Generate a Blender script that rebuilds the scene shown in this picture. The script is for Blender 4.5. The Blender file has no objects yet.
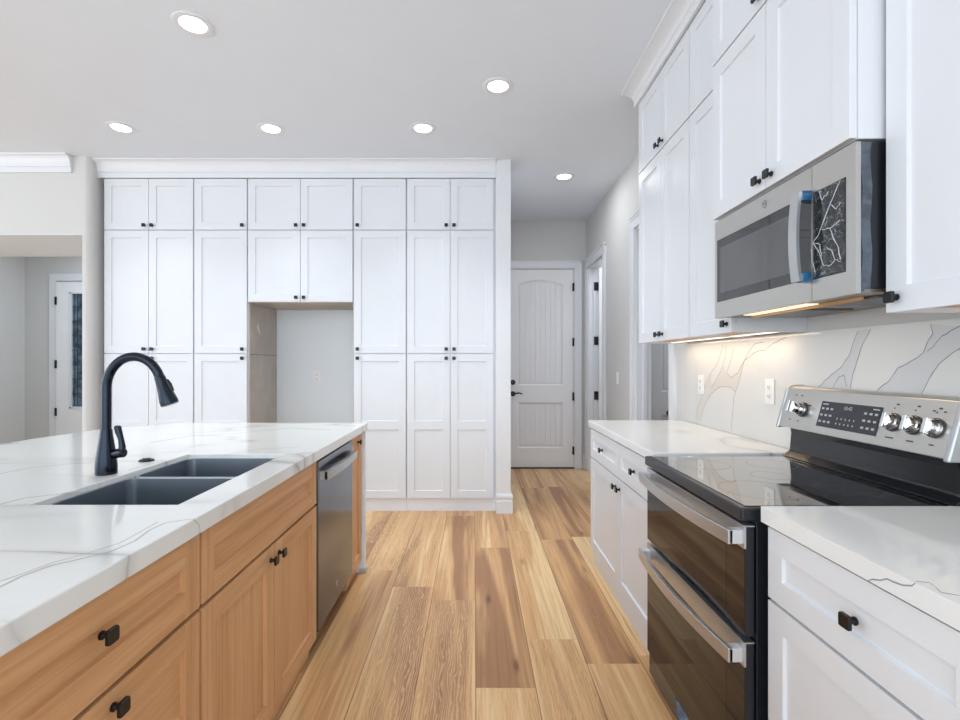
import bpy, bmesh, math, random
from mathutils import Vector, Matrix

S = bpy.context.scene
COL = S.collection
random.seed(7)

# ------------------------------------------------------------------ camera, world, light, exposure
CZ = 1.29                       # camera height
FPX, VX, VY = 500.0, 474.0, 363.5
cd = bpy.data.cameras.new('camera')
cam = bpy.data.objects.new('camera', cd)
COL.objects.link(cam)
cam.location = (0, 0, CZ)
cam.rotation_euler = (math.pi / 2, 0, 0)
cd.sensor_width = 36
cd.lens = FPX / 960 * 36
cd.shift_x = 6.0 / 960
cd.shift_y = 3.5 / 960
cd.clip_start = 0.02
S.camera = cam

S.view_settings.view_transform = 'Standard'
S.view_settings.look = 'None'
S.view_settings.gamma = 1
S.view_settings.exposure = 0.1
S.view_settings.use_curve_mapping = False

W = bpy.data.worlds.new('daylight')
S.world = W
W.use_nodes = True
bg = W.node_tree.nodes['Background']
bg.inputs[0].default_value = (0.80, 0.91, 1.0, 1)
bg.inputs[1].default_value = 2.1


def area(name, loc, rot, sx, sy, power, color):
    l = bpy.data.lights.new(name, 'AREA')
    l.shape = 'RECTANGLE'
    l.size, l.size_y, l.energy, l.color = sx, sy, power, color
    o = bpy.data.objects.new(name, l)
    o.location, o.rotation_euler = loc, rot
    COL.objects.link(o)
    return o


# daylight of the open great room behind the camera and of the side windows on the left
area('rear_window_daylight', (-0.9, -2.9, 1.75), (math.radians(90), 0, 0), 5.5, 2.3, 42, (0.80, 0.90, 1.0))
area('left_window_daylight', (-6.6, 0.6, 1.7), (math.radians(90), 0, math.radians(-90)), 4.5, 2.2, 60, (0.82, 0.91, 1.0))
area('entry_fill_light', (-4.2, 6.0, 2.95), (0, 0, 0), 2.2, 1.2, 26, (0.76, 0.88, 1.0))  # added overhead fill that brightens the enclosed entry
area('side_room_fill_light', (2.0, 3.7, 2.9), (0, 0, 0), .8, 1.2, 8, (0.9, 0.95, 1.0))  # added fill, unseen, lifts the dark room beyond the nearer opening
area('hall_room_fill_light', (2.0, 5.9, 2.9), (0, 0, 0),   .8, 1.2, 25, (0.9, 0.95, 1.0))  # added fill, unseen, spills through the open door into the hall

# ------------------------------------------------------------------ materials
MATS = {}


def srgb(r, g, b):
    f = lambda c: (c / 255 / 12.92) if c / 255 <= 0.04045 else ((c / 255 + 0.055) / 1.055) ** 2.4
    return (f(r), f(g), f(b), 1)


def new_mat(name):
    m = bpy.data.materials.new(name)
    m.use_nodes = True
    nt = m.node_tree
    b = nt.nodes['Principled BSDF']
    MATS[name] = m
    return m, nt, b


def N(nt, t, **kw):
    n = nt.nodes.new(t)
    for k, v in kw.items():
        setattr(n, k, v)
    return n


def L(nt, a, b):
    nt.links.new(a, b)


def ramp(nt, fac, stops, interp='LINEAR'):
    r = N(nt, 'ShaderNodeValToRGB')
    r.color_ramp.interpolation = interp
    e = r.color_ramp.elements
    while len(e) < len(stops):
        e.new(0.5)
    for el, (p, c) in zip(e, stops):
        el.position = p
        el.color = c if len(c) == 4 else (*c, 1)
    L(nt, fac, r.inputs[0])
    return r.outputs[0]


def mapping(nt, coord='Object', scale=(1, 1, 1), loc=(0, 0, 0)):
    tc = N(nt, 'ShaderNodeTexCoord')
    mp = N(nt, 'ShaderNodeMapping')
    mp.inputs['Scale'].default_value = scale
    mp.inputs['Location'].default_value = loc
    L(nt, tc.outputs[coord], mp.inputs[0])
    return mp.outputs[0]


def noise(nt, vec, scale, detail=4, rough=0.55, dist=0.0):
    n = N(nt, 'ShaderNodeTexNoise')
    n.inputs['Scale'].default_value = scale
    n.inputs['Detail'].default_value = detail
    n.inputs['Roughness'].default_value = rough
    n.inputs['Distortion'].default_value = dist
    L(nt, vec, n.inputs['Vector'])
    return n.outputs['Fac']


def mixc(nt, fac, a, b, mode='MIX'):
    n = N(nt, 'ShaderNodeMix', data_type='RGBA', blend_type=mode)
    for sock, v in ((n.inputs['Factor'], fac), (n.inputs['A'], a), (n.inputs['B'], b)):
        pass
    socks = [s for s in n.inputs if s.enabled]
    for s, v in zip(socks, (fac, a, b)):
        if hasattr(v, 'is_linked') or hasattr(v, 'links'):
            L(nt, v, s)
        else:
            s.default_value = v
    return [o for o in n.outputs if o.enabled][0]


def bump(nt, b, height, strength, dist=0.002):
    n = N(nt, 'ShaderNodeBump')
    n.inputs['Strength'].default_value = strength
    n.inputs['Distance'].default_value = dist
    L(nt, height, n.inputs['Height'])
    L(nt, n.outputs[0], b.inputs['Normal'])


def paint(name, c, rough=0.45, spec=0.4, bscale=180, bstr=0.03):
    m, nt, b = new_mat(name)
    v = mapping(nt)
    n = noise(nt, v, 3.0, 3)
    col = mixc(nt, n, c, tuple(x * 0.965 for x in c[:3]) + (1,))
    L(nt, col, b.inputs['Base Color'])
    b.inputs['Roughness'].default_value = rough
    b.inputs['Specular IOR Level'].default_value = spec
    bump(nt, b, noise(nt, v, bscale, 2), bstr, 0.001)
    return m


def metal(name, c, rough, axis=None, metallic=1.0, var=0.12):
    m, nt, b = new_mat(name)
    sc = [60, 60, 60]
    if axis is not None:
        sc[axis] = 1.2
    v = mapping(nt, scale=tuple(sc))
    n = noise(nt, v, 6.0, 3)
    col = mixc(nt, n, tuple(x * (1 - var) for x in c[:3]) + (1,), c)
    L(nt, col, b.inputs['Base Color'])
    b.inputs['Metallic'].default_value = metallic
    rr = N(nt, 'ShaderNodeMapRange')
    rr.inputs['To Min'].default_value = rough * 0.8
    rr.inputs['To Max'].default_value = rough * 1.2
    L(nt, n, rr.inputs['Value'])
    L(nt, rr.outputs[0], b.inputs['Roughness'])
    bump(nt, b, n, 0.05, 0.0005)
    return m


def glossy(name, c, rough=0.06, coat=0.0, spec=0.5):
    m, nt, b = new_mat(name)
    v = mapping(nt)
    n = noise(nt, v, 8.0, 2)
    col = mixc(nt, n, c, tuple(min(1, x * 1.15) for x in c[:3]) + (1,))
    L(nt, col, b.inputs['Base Color'])
    b.inputs['Roughness'].default_value = rough
    b.inputs['Coat Weight'].default_value = coat
    b.inputs['Specular IOR Level'].default_value = spec
    return m


def emit(name, c, strength):
    m, nt, b = new_mat(name)
    b.inputs['Base Color'].default_value = (0.8, 0.8, 0.8, 1)
    b.inputs['Emission Color'].default_value = c
    b.inputs['Emission Strength'].default_value = strength
    return m


paint('wall_paint', srgb(216, 215, 213), 0.6, 0.25, 260, 0.08)
paint('ceiling_paint', srgb(234, 240, 248), 0.7, 0.2, 220, 0.06)
paint('trim_white', srgb(234, 236, 240), 0.35, 0.4)
paint('cabinet_white', srgb(230, 233, 238), 0.33, 0.4)
paint('niche_wall', srgb(238, 245, 251), 0.6, 0.25)
paint('door_white', srgb(246, 246, 248), 0.4, 0.35)
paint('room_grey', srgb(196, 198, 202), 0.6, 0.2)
paint('outlet_white', srgb(246, 246, 244), 0.3, 0.5)
paint('slot_dark', srgb(60, 58, 56), 0.5, 0.3)
paint('carcass_gap_shade', srgb(52, 40, 31), 0.6, 0.2)  # island bodies: shade of the gaps between oak fronts put into the colour
paint('toe_black', srgb(24, 22, 20), 0.6, 0.2)
paint('matte_black', srgb(13, 13, 14), 0.34, 0.45)
paint('black_hinge', srgb(22, 22, 23), 0.4, 0.4)
paint('enamel_blue_black', srgb(25, 29, 36), 0.3, 0.5)
glossy('gloss_black', (0.012, 0.013, 0.016, 1), 0.14)
metal('steel', srgb(204, 206, 209), 0.34, 1, 0.88)
metal('steel_side', srgb(168, 172, 178), 0.3, 2)
metal('steel_soft', srgb(208, 205, 200), 0.32, 1)
metal('steel_dark', srgb(108, 112, 118), 0.26, 1)
metal('steel_end', srgb(225, 226, 228), 0.5, 1, 0.6)
metal('chrome', srgb(225, 226, 228), 0.08)
glossy('sink_steel', srgb(166, 173, 182), 0.3)
MATS['sink_steel'].node_tree.nodes['Principled BSDF'].inputs['Metallic'].default_value = 1.0
glossy('dishwasher_steel', srgb(98, 104, 113), 0.17)
MATS['dishwasher_steel'].node_tree.nodes['Principled BSDF'].inputs['Metallic'].default_value = 1.0
metal('faucet_black', srgb(46, 51, 60), 0.2, None, 0.9, 0.03)
metal('filter_metal', srgb(150, 142, 132), 0.4, 0)
glossy('black_glass', (0.006, 0.006, 0.007, 1), 0.03)
glossy('cooktop_glass', (0.010, 0.010, 0.011, 1), 0.035, 1.0, 1.0)
glossy('oven_glass', (0.008, 0.005, 0.003, 1), 0.04, 0.0, 0.36)
glossy('oven_window', (0.015, 0.010, 0.006, 1), 0.04, 0.0, 0.36)
glossy('smoked_glass', (0.015, 0.015, 0.016, 1), 0.03, 0.0, 0.8)
glossy('smoked_screen', (0.075, 0.075, 0.08, 1), 0.05, 0.0, 0.8)
glossy('display_glass', (0.022, 0.024, 0.030, 1), 0.08)
glossy('print_grey', (0.45, 0.46, 0.48, 1), 0.4)
glossy('ring_grey', (0.09, 0.09, 0.095, 1), 0.3)
glossy('print_dark', (0.05, 0.05, 0.05, 1), 0.4)
emit('lamp_glow', (1.0, 0.98, 0.94, 1), 9.0)
emit('led_glow', (1.0, 0.82, 0.60, 1), 1.3)
emit('hood_glow', (1.0, 0.82, 0.55, 1), 0.9)

# raw cabinet side and plywood underside
m, nt, b = new_mat('taupe_panel')
v = mapping(nt, scale=(1, 1, 1))
n = noise(nt, v, 2.2, 5, 0.6, 0.6)
L(nt, ramp(nt, n, [(0.3, srgb(178, 170, 161)), (0.7, srgb(204, 198, 190))]), b.inputs['Base Color'])
b.inputs['Roughness'].default_value = 0.6
m, nt, b = new_mat('plywood')
v = mapping(nt, scale=(20, 1.2, 20))
n = noise(nt, v, 2.5, 4)
L(nt, ramp(nt, n, [(0.3, srgb(196, 150, 104)), (0.7, srgb(224, 184, 138))]), b.inputs['Base Color'])
b.inputs['Roughness'].default_value = 0.5

# blue plastic film
m, nt, b = new_mat('blue_film')
v = mapping(nt, scale=(1, 1, 1))
n = noise(nt, v, 26, 4, 0.6, 1.2)
L(nt, ramp(nt, n, [(0.35, srgb(18, 62, 104)), (0.6, srgb(44, 110, 160)), (0.78, srgb(165, 190, 208))]), b.inputs['Base Color'])
b.inputs['Roughness'].default_value = 0.12
bump(nt, b, n, 0.6, 0.004)
# clear film still on the steel
m, nt, b = new_mat('clear_film')
v = mapping(nt, scale=(1, 1, 1))
vo = N(nt, 'ShaderNodeTexVoronoi', feature='DISTANCE_TO_EDGE')
vo.inputs['Scale'].default_value = 26
wv = N(nt, 'ShaderNodeVectorMath', operation='ADD')
nz = N(nt, 'ShaderNodeTexNoise')
nz.inputs['Scale'].default_value = 22
nz.inputs['Detail'].default_value = 3
L(nt, v, nz.inputs['Vector'])
sc_ = N(nt, 'ShaderNodeVectorMath', operation='SCALE')
sc_.inputs['Scale'].default_value = 0.07
L(nt, nz.outputs['Color'], sc_.inputs[0])
L(nt, v, wv.inputs[0])
L(nt, sc_.outputs[0], wv.inputs[1])
L(nt, wv.outputs[0], vo.inputs['Vector'])
crease = ramp(nt, vo.outputs['Distance'], [(0.0, (0.40, 0.40, 0.40)), (0.010, (0.16, 0.16, 0.16)), (0.03, (0.03, 0.03, 0.03))])
b.inputs['Base Color'].default_value = srgb(225, 232, 238)
b.inputs['Roughness'].default_value = 0.12
L(nt, crease, b.inputs['Alpha'])
bump(nt, b, vo.outputs['Distance'], 0.5, 0.01)
glossy('film_crease', (0.55, 0.57, 0.6, 1), 0.2)
m, nt, b = new_mat('pale_film')
v = mapping(nt)
n = noise(nt, v, 30, 4, 0.6, 1.0)
b.inputs['Base Color'].default_value = srgb(168, 184, 204)
b.inputs['Roughness'].default_value = 0.1
L(nt, ramp(nt, n, [(0.35, (0.12, 0.12, 0.12)), (0.7, (0.36, 0.36, 0.36))]), b.inputs['Alpha'])
bump(nt, b, n, 0.5, 0.004)

# leaded glass of the entry door
m, nt, b = new_mat('leaded_glass')
v = mapping(nt)
n = noise(nt, v, 9, 3)
L(nt, ramp(nt, n, [(0.35, srgb(52, 70, 88)), (0.7, srgb(120, 142, 160))]), b.inputs['Base Color'])
b.inputs['Roughness'].default_value = 0.15


def quartz(name, sx, seed, vein_tone, tint):
    m, nt, b = new_mat(name)
    v = mapping(nt, scale=sx, loc=(seed, seed * 0.7, 0))
    w = noise(nt, v, 1.1, 5, 0.6)
    add = N(nt, 'ShaderNodeVectorMath', operation='ADD')
    scl = N(nt, 'ShaderNodeVectorMath', operation='SCALE')
    nzz = N(nt, 'ShaderNodeTexNoise')
    nzz.inputs['Scale'].default_value = 1.6
    nzz.inputs['Detail'].default_value = 6
    L(nt, v, nzz.inputs['Vector'])
    L(nt, nzz.outputs['Color'], scl.inputs[0])
    scl.inputs['Scale'].default_value = 0.55
    L(nt, v, add.inputs[0])
    L(nt, scl.outputs[0], add.inputs[1])
    n1 = noise(nt, add.outputs[0], 0.9, 2, 0.4)
    sub = N(nt, 'ShaderNodeMath', operation='SUBTRACT')
    L(nt, n1, sub.inputs[0])
    sub.inputs[1].default_value = 0.5
    ab = N(nt, 'ShaderNodeMath', operation='ABSOLUTE')
    L(nt, sub.outputs[0], ab.inputs[0])
    vein = ramp(nt, ab.outputs[0], [(0.0, (1, 1, 1)), (0.006, (0.45, 0.45, 0.45)), (0.03, (0.12, 0.12, 0.12)), (0.075, (0, 0, 0))])
    n2 = noise(nt, v, 1.3, 3)
    gate = ramp(nt, n2, [(0.42, (0.15, 0.15, 0.15)), (0.62, (1, 1, 1))])
    mul = N(nt, 'ShaderNodeMath', operation='MULTIPLY')
    L(nt, vein, mul.inputs[0])
    L(nt, gate, mul.inputs[1])
    base = mixc(nt, w, tint, tuple(x * 0.95 for x in tint[:3]) + (1,))
    col = mixc(nt, mul.outputs[0], base, vein_tone)
    L(nt, col, b.inputs['Base Color'])
    b.inputs['Roughness'].default_value = 0.09
    b.inputs['Specular IOR Level'].default_value = 0.45
    return m


quartz('quartz_island', (0.9, 2.6, 1), 3.1, srgb(172, 168, 162), srgb(234, 234, 232))
quartz('quartz_counter', (1.6, 0.9, 1), 8.4, srgb(160, 158, 156), srgb(238, 239, 239))
quartz('quartz_splash', (1, 0.6, 0.6), 21.3, srgb(214, 213, 212), srgb(228, 227, 225))
paint('vein_line', srgb(158, 158, 160), 0.15, 0.45)
paint('vein_line_pale', srgb(192, 189, 184), 0.12, 0.45)
paint('vein_fill', srgb(215, 215, 217), 0.12, 0.45)
paint('vein_line_soft', srgb(176, 168, 158), 0.15, 0.45)
paint('vein_fill_soft', srgb(222, 218, 212), 0.12, 0.45)


def oak(name, axis, c0, c1, c2, rough=0.45, seed=0):
    m, nt, b = new_mat(name)
    sc = [42, 42, 42]
    sc[axis] = 1.3
    v = mapping(nt, scale=tuple(sc), loc=(seed, seed, seed))
    n = noise(nt, v, 1.6, 5, 0.62, 0.25)
    sc2 = [5, 5, 5]
    sc2[axis] = 0.7
    v2 = mapping(nt, scale=tuple(sc2), loc=(seed, seed, seed))
    n2 = noise(nt, v2, 1.2, 3)
    c = ramp(nt, n, [(0.28, c0), (0.5, c1), (0.74, c2)])
    c = mixc(nt, 0.35, c, ramp(nt, n2, [(0.3, c0), (0.7, c2)]))
    L(nt, c, b.inputs['Base Color'])
    b.inputs['Roughness'].default_value = rough
    b.inputs['Specular IOR Level'].default_value = 0.3
    bump(nt, b, n, 0.12, 0.001)
    return m


for nm, ax in (('oak_upright', 2), ('oak_level', 1)):
    oak(nm, ax, srgb(186, 135, 90), srgb(208, 158, 112), srgb(226, 180, 136))

# floor: every plank is a face with its own UV, random tone in the colour attribute
m, nt, b = new_mat('oak_planks')
at_ = N(nt, 'ShaderNodeAttribute', attribute_name='plank')
uv = N(nt, 'ShaderNodeUVMap', uv_map='plank_uv')
sep = N(nt, 'ShaderNodeSeparateXYZ')
L(nt, uv.outputs[0], sep.inputs[0])
sepc = N(nt, 'ShaderNodeSeparateColor')
L(nt, at_.outputs['Color'], sepc.inputs[0])
comb = N(nt, 'ShaderNodeCombineXYZ')


def math_(op, a, bb=None, c=None):
    n = N(nt, 'ShaderNodeMath', operation=op)
    for i, x in enumerate((a, bb, c)):
        if x is None:
            continue
        if isinstance(x, (int, float)):
            n.inputs[i].default_value = x
        else:
            L(nt, x, n.inputs[i])
    return n.outputs[0]


# texture space of one plank: across in metres, along in metres, shifted by the plank's random number
L(nt, math_('MULTIPLY', sep.outputs[0], 0.2387), comb.inputs[0])
L(nt, sep.outputs[1], comb.inputs[1])
L(nt, math_('MULTIPLY', sepc.outputs[0], 47.0), comb.inputs[2])
pv = comb.outputs[0]


def pmap(scale):
    mp = N(nt, 'ShaderNodeMapping')
    mp.inputs['Scale'].default_value = scale
    L(nt, pv, mp.inputs[0])
    return mp.outputs[0]


band = noise(nt, pmap((6.0, 0.5, 1)), 1.0, 3, 0.55, 0.7)          # heartwood bands along a plank
grain = noise(nt, pmap((70, 2.2, 1)), 1.2, 6, 0.65, 0.5)
cath = N(nt, 'ShaderNodeTexWave', wave_type='BANDS', bands_direction='X')
cath.inputs['Scale'].default_value = 8.0
cath.inputs['Distortion'].default_value = 14.0
cath.inputs['Detail'].default_value = 3.0
cath.inputs['Detail Scale'].default_value = 1.1
L(nt, pmap((3.6, 0.9, 1)), cath.inputs['Vector'])
light, mid, dark = srgb(238, 203, 152), srgb(214, 167, 116), srgb(166, 120, 82)
bandc = math_('ADD', band, math_('MULTIPLY', math_('SUBTRACT', sepc.outputs[1], 0.5), 0.16))
c = ramp(nt, bandc, [(0.36, light), (0.45, mid), (0.51, mid), (0.61, dark)])
c2 = mixc(nt, ramp(nt, grain, [(0.33, (0.40, 0.40, 0.40)), (0.55, (0, 0, 0))]), c, srgb(128, 88, 58))
cmask = math_('MULTIPLY', ramp(nt, cath.outputs['Fac'], [(0.55, (0, 0, 0)), (0.85, (1, 1, 1))]), math_('MULTIPLY', sepc.outputs[2], 0.75))
c3 = mixc(nt, cmask, c2, srgb(232, 196, 148))
kn = N(nt, 'ShaderNodeTexVoronoi', feature='F1')
kn.inputs['Scale'].default_value = 1.0
L(nt, pmap((9.0, 3.6, 1)), kn.inputs['Vector'])
kmask = ramp(nt, kn.outputs['Distance'], [(0.0, (0.95, 0.95, 0.95)), (0.07, (0.75, 0.75, 0.75)), (0.14, (0.2, 0.2, 0.2)), (0.24, (0, 0, 0))])
ksep = N(nt, 'ShaderNodeSeparateColor')
L(nt, kn.outputs['Color'], ksep.inputs[0])
kmask = math_('MULTIPLY', kmask, math_('GREATER_THAN', ksep.outputs[0], 0.55))
c4 = mixc(nt, kmask, c3, srgb(96, 62, 40))
# thin dark joint between boards
ed = math_('MULTIPLY', math_('MINIMUM', sep.outputs[0], math_('SUBTRACT', 1.0, sep.outputs[0])), 0.2387)
jm = ramp(nt, math_('MULTIPLY', ed, 100), [(0.0, (0.75, 0.75, 0.75)), (0.18, (0.5, 0.5, 0.5)), (0.26, (0, 0, 0))])
c5 = mixc(nt, jm, c4, srgb(84, 58, 40))
L(nt, c5, b.inputs['Base Color'])
b.inputs['Roughness'].default_value = 0.33
b.inputs['Specular IOR Level'].default_value = 0.35
bump(nt, b, grain, 0.12, 0.001)


# ------------------------------------------------------------------ mesh helpers
class MB:
    """collects faces for one mesh object"""

    def __init__(self):
        self.v, self.f, self.mi, self.mats = [], [], [], []

    def slot(self, mat):
        if mat not in self.mats:
            self.mats.append(mat)
        return self.mats.index(mat)

    def poly(self, pts, mat):
        i0 = len(self.v)
        self.v += [tuple(p) for p in pts]
        self.f.append(list(range(i0, i0 + len(pts))))
        self.mi.append(self.slot(mat))

    def box(self, x0, x1, y0, y1, z0, z1, mat):
        x0, x1 = min(x0, x1), max(x0, x1)
        y0, y1 = min(y0, y1), max(y0, y1)
        z0, z1 = min(z0, z1), max(z0, z1)
        i = len(self.v)
        self.v += [(x, y, z) for z in (z0, z1) for y in (y0, y1) for x in (x0, x1)]
        for q in ((0, 2, 3, 1), (4, 5, 7, 6), (0, 1, 5, 4), (2, 6, 7, 3), (0, 4, 6, 2), (1, 3, 7, 5)):
            self.f.append([i + k for k in q])
            self.mi.append(self.slot(mat))
        return self

    def prism(self, pts, ext, mat):
        """closed polygon pts (3d) extruded by the vector ext"""
        n, i, e = len(pts), len(self.v), Vector(ext)
        self.v += [tuple(p) for p in pts] + [tuple(Vector(p) + e) for p in pts]
        s = self.slot(mat)
        self.f += [list(range(i, i + n))[::-1], list(range(i + n, i + 2 * n))]
        self.mi += [s, s]
        for k in range(n):
            self.f.append([i + k, i + (k + 1) % n, i + n + (k + 1) % n, i + n + k])
            self.mi.append(s)
        return self

    def tube(self, path, rad, mat, seg=16, cap=True, flat=None):
        """round tube along a polyline; rad is a number or a list; flat = (sx, sy) squash of the section"""
        P = [Vector(p) for p in path]
        R = rad if isinstance(rad, (list, tuple)) else [rad] * len(P)
        s = self.slot(mat)
        t0 = (P[1] - P[0]).normalized()
        ref = Vector((0, 1, 0)) if abs(t0.y) < 0.9 else Vector((1, 0, 0))
        u = t0.cross(ref).normalized()
        rings = []
        for k, p in enumerate(P):
            a = P[max(k - 1, 0)]
            c = P[min(k + 1, len(P) - 1)]
            t = (c - a).normalized()
            u = (u - t * u.dot(t)).normalized()
            w = t.cross(u)
            i = len(self.v)
            fx, fy = flat or (1, 1)
            for q in range(seg):
                an = 2 * math.pi * q / seg
                self.v.append(tuple(p + (u * math.cos(an) * fx + w * math.sin(an) * fy) * R[k]))
            rings.append(i)
        for a, c in zip(rings, rings[1:]):
            for q in range(seg):
                self.f.append([a + q, a + (q + 1) % seg, c + (q + 1) % seg, c + q])
                self.mi.append(s)
        if cap:
            self.f += [list(range(rings[0], rings[0] + seg))[::-1], list(range(rings[-1], rings[-1] + seg))]
            self.mi += [s, s]
        return self

    def sweep(self, path, prof, mat):
        """profile [(out, z)] swept along an XY polyline with mitred corners; 'out' is to the right of travel"""
        P = [Vector(p) for p in path]
        s = self.slot(mat)
        n = len(prof)
        rings = []
        for k, p in enumerate(P):
            d1 = (P[k] - P[k - 1]).normalized() if k > 0 else None
            d2 = (P[k + 1] - P[k]).normalized() if k < len(P) - 1 else None
            n1 = Vector((d1.y, -d1.x)) if d1 else None
            n2 = Vector((d2.y, -d2.x)) if d2 else None
            if n1 and n2:
                mdir = (n1 + n2)
                mdir = mdir / (1 + n1.dot(n2))
            else:
                mdir = n1 or n2
            i = len(self.v)
            for o, z in prof:
                self.v.append((p.x + mdir.x * o, p.y + mdir.y * o, z))
            rings.append(i)
        for a, c in zip(rings, rings[1:]):
            for q in range(n):
                self.f.append([a + q, a + (q + 1) % n, c + (q + 1) % n, c + q])
                self.mi.append(s)
        self.f += [list(range(rings[0], rings[0] + n))[::-1], list(range(rings[-1], rings[-1] + n))]
        self.mi += [s, s]
        return self

    def mesh(self, name, origin=(0, 0, 0), merge=True):
        me = bpy.data.meshes.new(name)
        o = Vector(origin)
        me.from_pydata([tuple(Vector(p) - o) for p in self.v], [], self.f)
        for mt in self.mats:
            me.materials.append(MATS[mt])
        for p, k in zip(me.polygons, self.mi):
            p.material_index = k
        bm = bmesh.new()
        bm.from_mesh(me)
        if merge:
            bmesh.ops.remove_doubles(bm, verts=bm.verts, dist=1e-5)
        bmesh.ops.recalc_face_normals(bm, faces=bm.faces)
        bm.to_mesh(me)
        bm.free()
        return me


def world_of(o):
    p = Vector((0, 0, 0))
    while o:
        p += o.location
        o = o.parent
    return p


def obj(name, mb, parent=None, origin=None, bevel=0.0, smooth=False, merge=True, seg=2):
    """link a collected mesh as ONE object (world coordinates in, local to its origin out)"""
    base = Vector(origin) if origin is not None else (world_of(parent) if parent else Vector((0, 0, 0)))
    me = mb.mesh(name, base, merge)
    o = bpy.data.objects.new(name, me)
    COL.objects.link(o)
    if parent:
        o.parent = parent
        o.location = base - world_of(parent)
    else:
        o.location = base
    if smooth:
        for p in me.polygons:
            p.use_smooth = True
        me.set_sharp_from_angle(angle=math.radians(38))
    if bevel:
        md = o.modifiers.new('edge', 'BEVEL')
        md.width, md.segments, md.limit_method, md.angle_limit = bevel, seg, 'ANGLE', math.radians(40)
    return o


def tag(o, label=None, cat=None, group=None, kind=None):
    if label:
        o['label'] = label
    if cat:
        o['category'] = cat
    if group:
        o['group'] = group
    if kind:
        o['kind'] = kind
    return o


def thing(name, loc, label, cat, group=None):
    o = bpy.data.objects.new(name, None)
    o.empty_display_size = 0.1
    COL.objects.link(o)
    o.location = loc
    return tag(o, label, cat, group)


def struct(name, mb, bevel=0.0, parent=None, **kw):
    o = obj(name, mb, parent, bevel=bevel, **kw)
    if parent is None:
        o['kind'] = 'structure'
    return o


def at(px, py, Y=None, X=None, Z=None):
    """the point that stands at photograph pixel (px, py) on the plane Y=, X= or Z="""
    dx, dz = (px - VX) / FPX, (VY - py) / FPX
    t = Y if Y is not None else (X / dx if X is not None else (Z - CZ) / dz)
    return Vector((dx * t, t, CZ + dz * t))


# frames: (u across, v up, n out of the face) -> world
def face_back(Y0):
    return lambda u, v, n: (u, Y0 - n, v)          # looks towards the camera (-Y)


def face_right(X0):
    return lambda u, v, n: (X0 - n, u, v)          # right-hand run, looks -X


def face_left(X0):
    return lambda u, v, n: (X0 + n, u, v)          # island, looks +X


def shaker(F, u0, u1, v0, v1, mats=('cabinet_white',) * 3, t=0.02, st=0.062, splits=(), mid=0.075, depth=0.0085, cham=0.005):
    """shaker front: stiles, rails and recessed panels in one mesh. mats = stile, rail, panel; splits = heights of mid rails"""
    mb = MB()
    ms, mr, mp_ = mats

    def q(a, b_, c, d, m):
        mb.poly([F(*a), F(*b_), F(*c), F(*d)], m)
    rows = [(v0 + st, v1 - st)]
    for s in splits:
        lo, hi = rows.pop()
        rows += [(lo, s - mid / 2), (s + mid / 2, hi)]
    q((u0, v0, t), (u0 + st, v0, t), (u0 + st, v1, t), (u0, v1, t), ms)
    q((u1 - st, v0, t), (u1, v0, t), (u1, v1, t), (u1 - st, v1, t), ms)
    ys = [v0] + [x for r in rows for x in r] + [v1]
    for a, c in zip(ys[0::2], ys[1::2]):
        q((u0 + st, a, t), (u1 - st, a, t), (u1 - st, c, t), (u0 + st, c, t), mr)
    for a, c in rows:
        p, e = t - depth, cham
        A, B_ = (u0 + st, a), (u1 - st, c)
        i0, i1, j0, j1 = A[0] + e * 0.5, B_[0] - e * 0.5, A[1] + e * 0.5, B_[1] - e * 0.5
        q((A[0], a, t), (A[0], c, t), (i0, j1, p), (i0, j0, p), ms)
        q((B_[0], a, t), (B_[0], c, t), (i1, j1, p), (i1, j0, p), ms)
        q((A[0], a, t), (B_[0], a, t), (i1, j0, p), (i0, j0, p), mr)
        q((A[0], c, t), (B_[0], c, t), (i1, j1, p), (i0, j1, p), mr)
        q((i0, j0, p), (i1, j0, p), (i1, j1, p), (i0, j1, p), mp_)
    q((u0, v0, 0), (u1, v0, 0), (u1, v1, 0), (u0, v1, 0), mp_)
    q((u0, v0, 0), (u1, v0, 0), (u1, v0, t), (u0, v0, t), mr)
    q((u0, v1, 0), (u1, v1, 0), (u1, v1, t), (u0, v1, t), mr)
    q((u0, v0, 0), (u0, v1, 0), (u0, v1, t), (u0, v0, t), ms)
    q((u1, v0, 0), (u1, v1, 0), (u1, v1, t), (u1, v0, t), ms)
    return mb


_knob = {}


def knob(parent, F, key, u, v, n):
    """small black square knob on a stem; one shared mesh for each way a front looks"""
    o0 = Vector(F(u, v, n))
    if key not in _knob:
        mb = MB()
        d = Vector(F(0, 0, 1)) - Vector(F(0, 0, 0))
        P = lambda a, c, e: Vector(F(u + a, v + c, n + e))
        mb.tube([P(0, 0, 0), P(0, 0, .004)], .0085, 'matte_black', 14)
        mb.tube([P(0, 0, .003), P(0, 0, .009), P(0, 0, .018)], [.0065, .005, .008], 'matte_black', 12, cap=False)
        h, r = .0145, .005
        out = []
        for sx, sy, a0 in ((1, 1, 0), (-1, 1, 90), (-1, -1, 180), (1, -1, 270)):
            for k in range(4):
                an = math.radians(a0 + 30 * k)
                out.append((sx * (h - r) + r * math.cos(an), sy * (h - r) + r * math.sin(an)))
        rings = [[P(a * s, c * s, e) for a, c in out] for s, e in ((.72, .016), (1, .018), (1, .0235), (.93, .025))]
        for r0, r1 in zip(rings, rings[1:]):
            for k in range(len(out)):
                kk = (k + 1) % len(out)
                mb.poly([r0[k], r0[kk], r1[kk], r1[k]], 'matte_black')
        mb.poly(rings[0], 'matte_black')
        mb.poly(rings[-1], 'matte_black')
        _knob[key] = mb.mesh('knob', o0)
    o = bpy.data.objects.new('knob', _knob[key])
    COL.objects.link(o)
    o.parent = parent
    o.location = o0 - world_of(parent)
    return o


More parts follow.
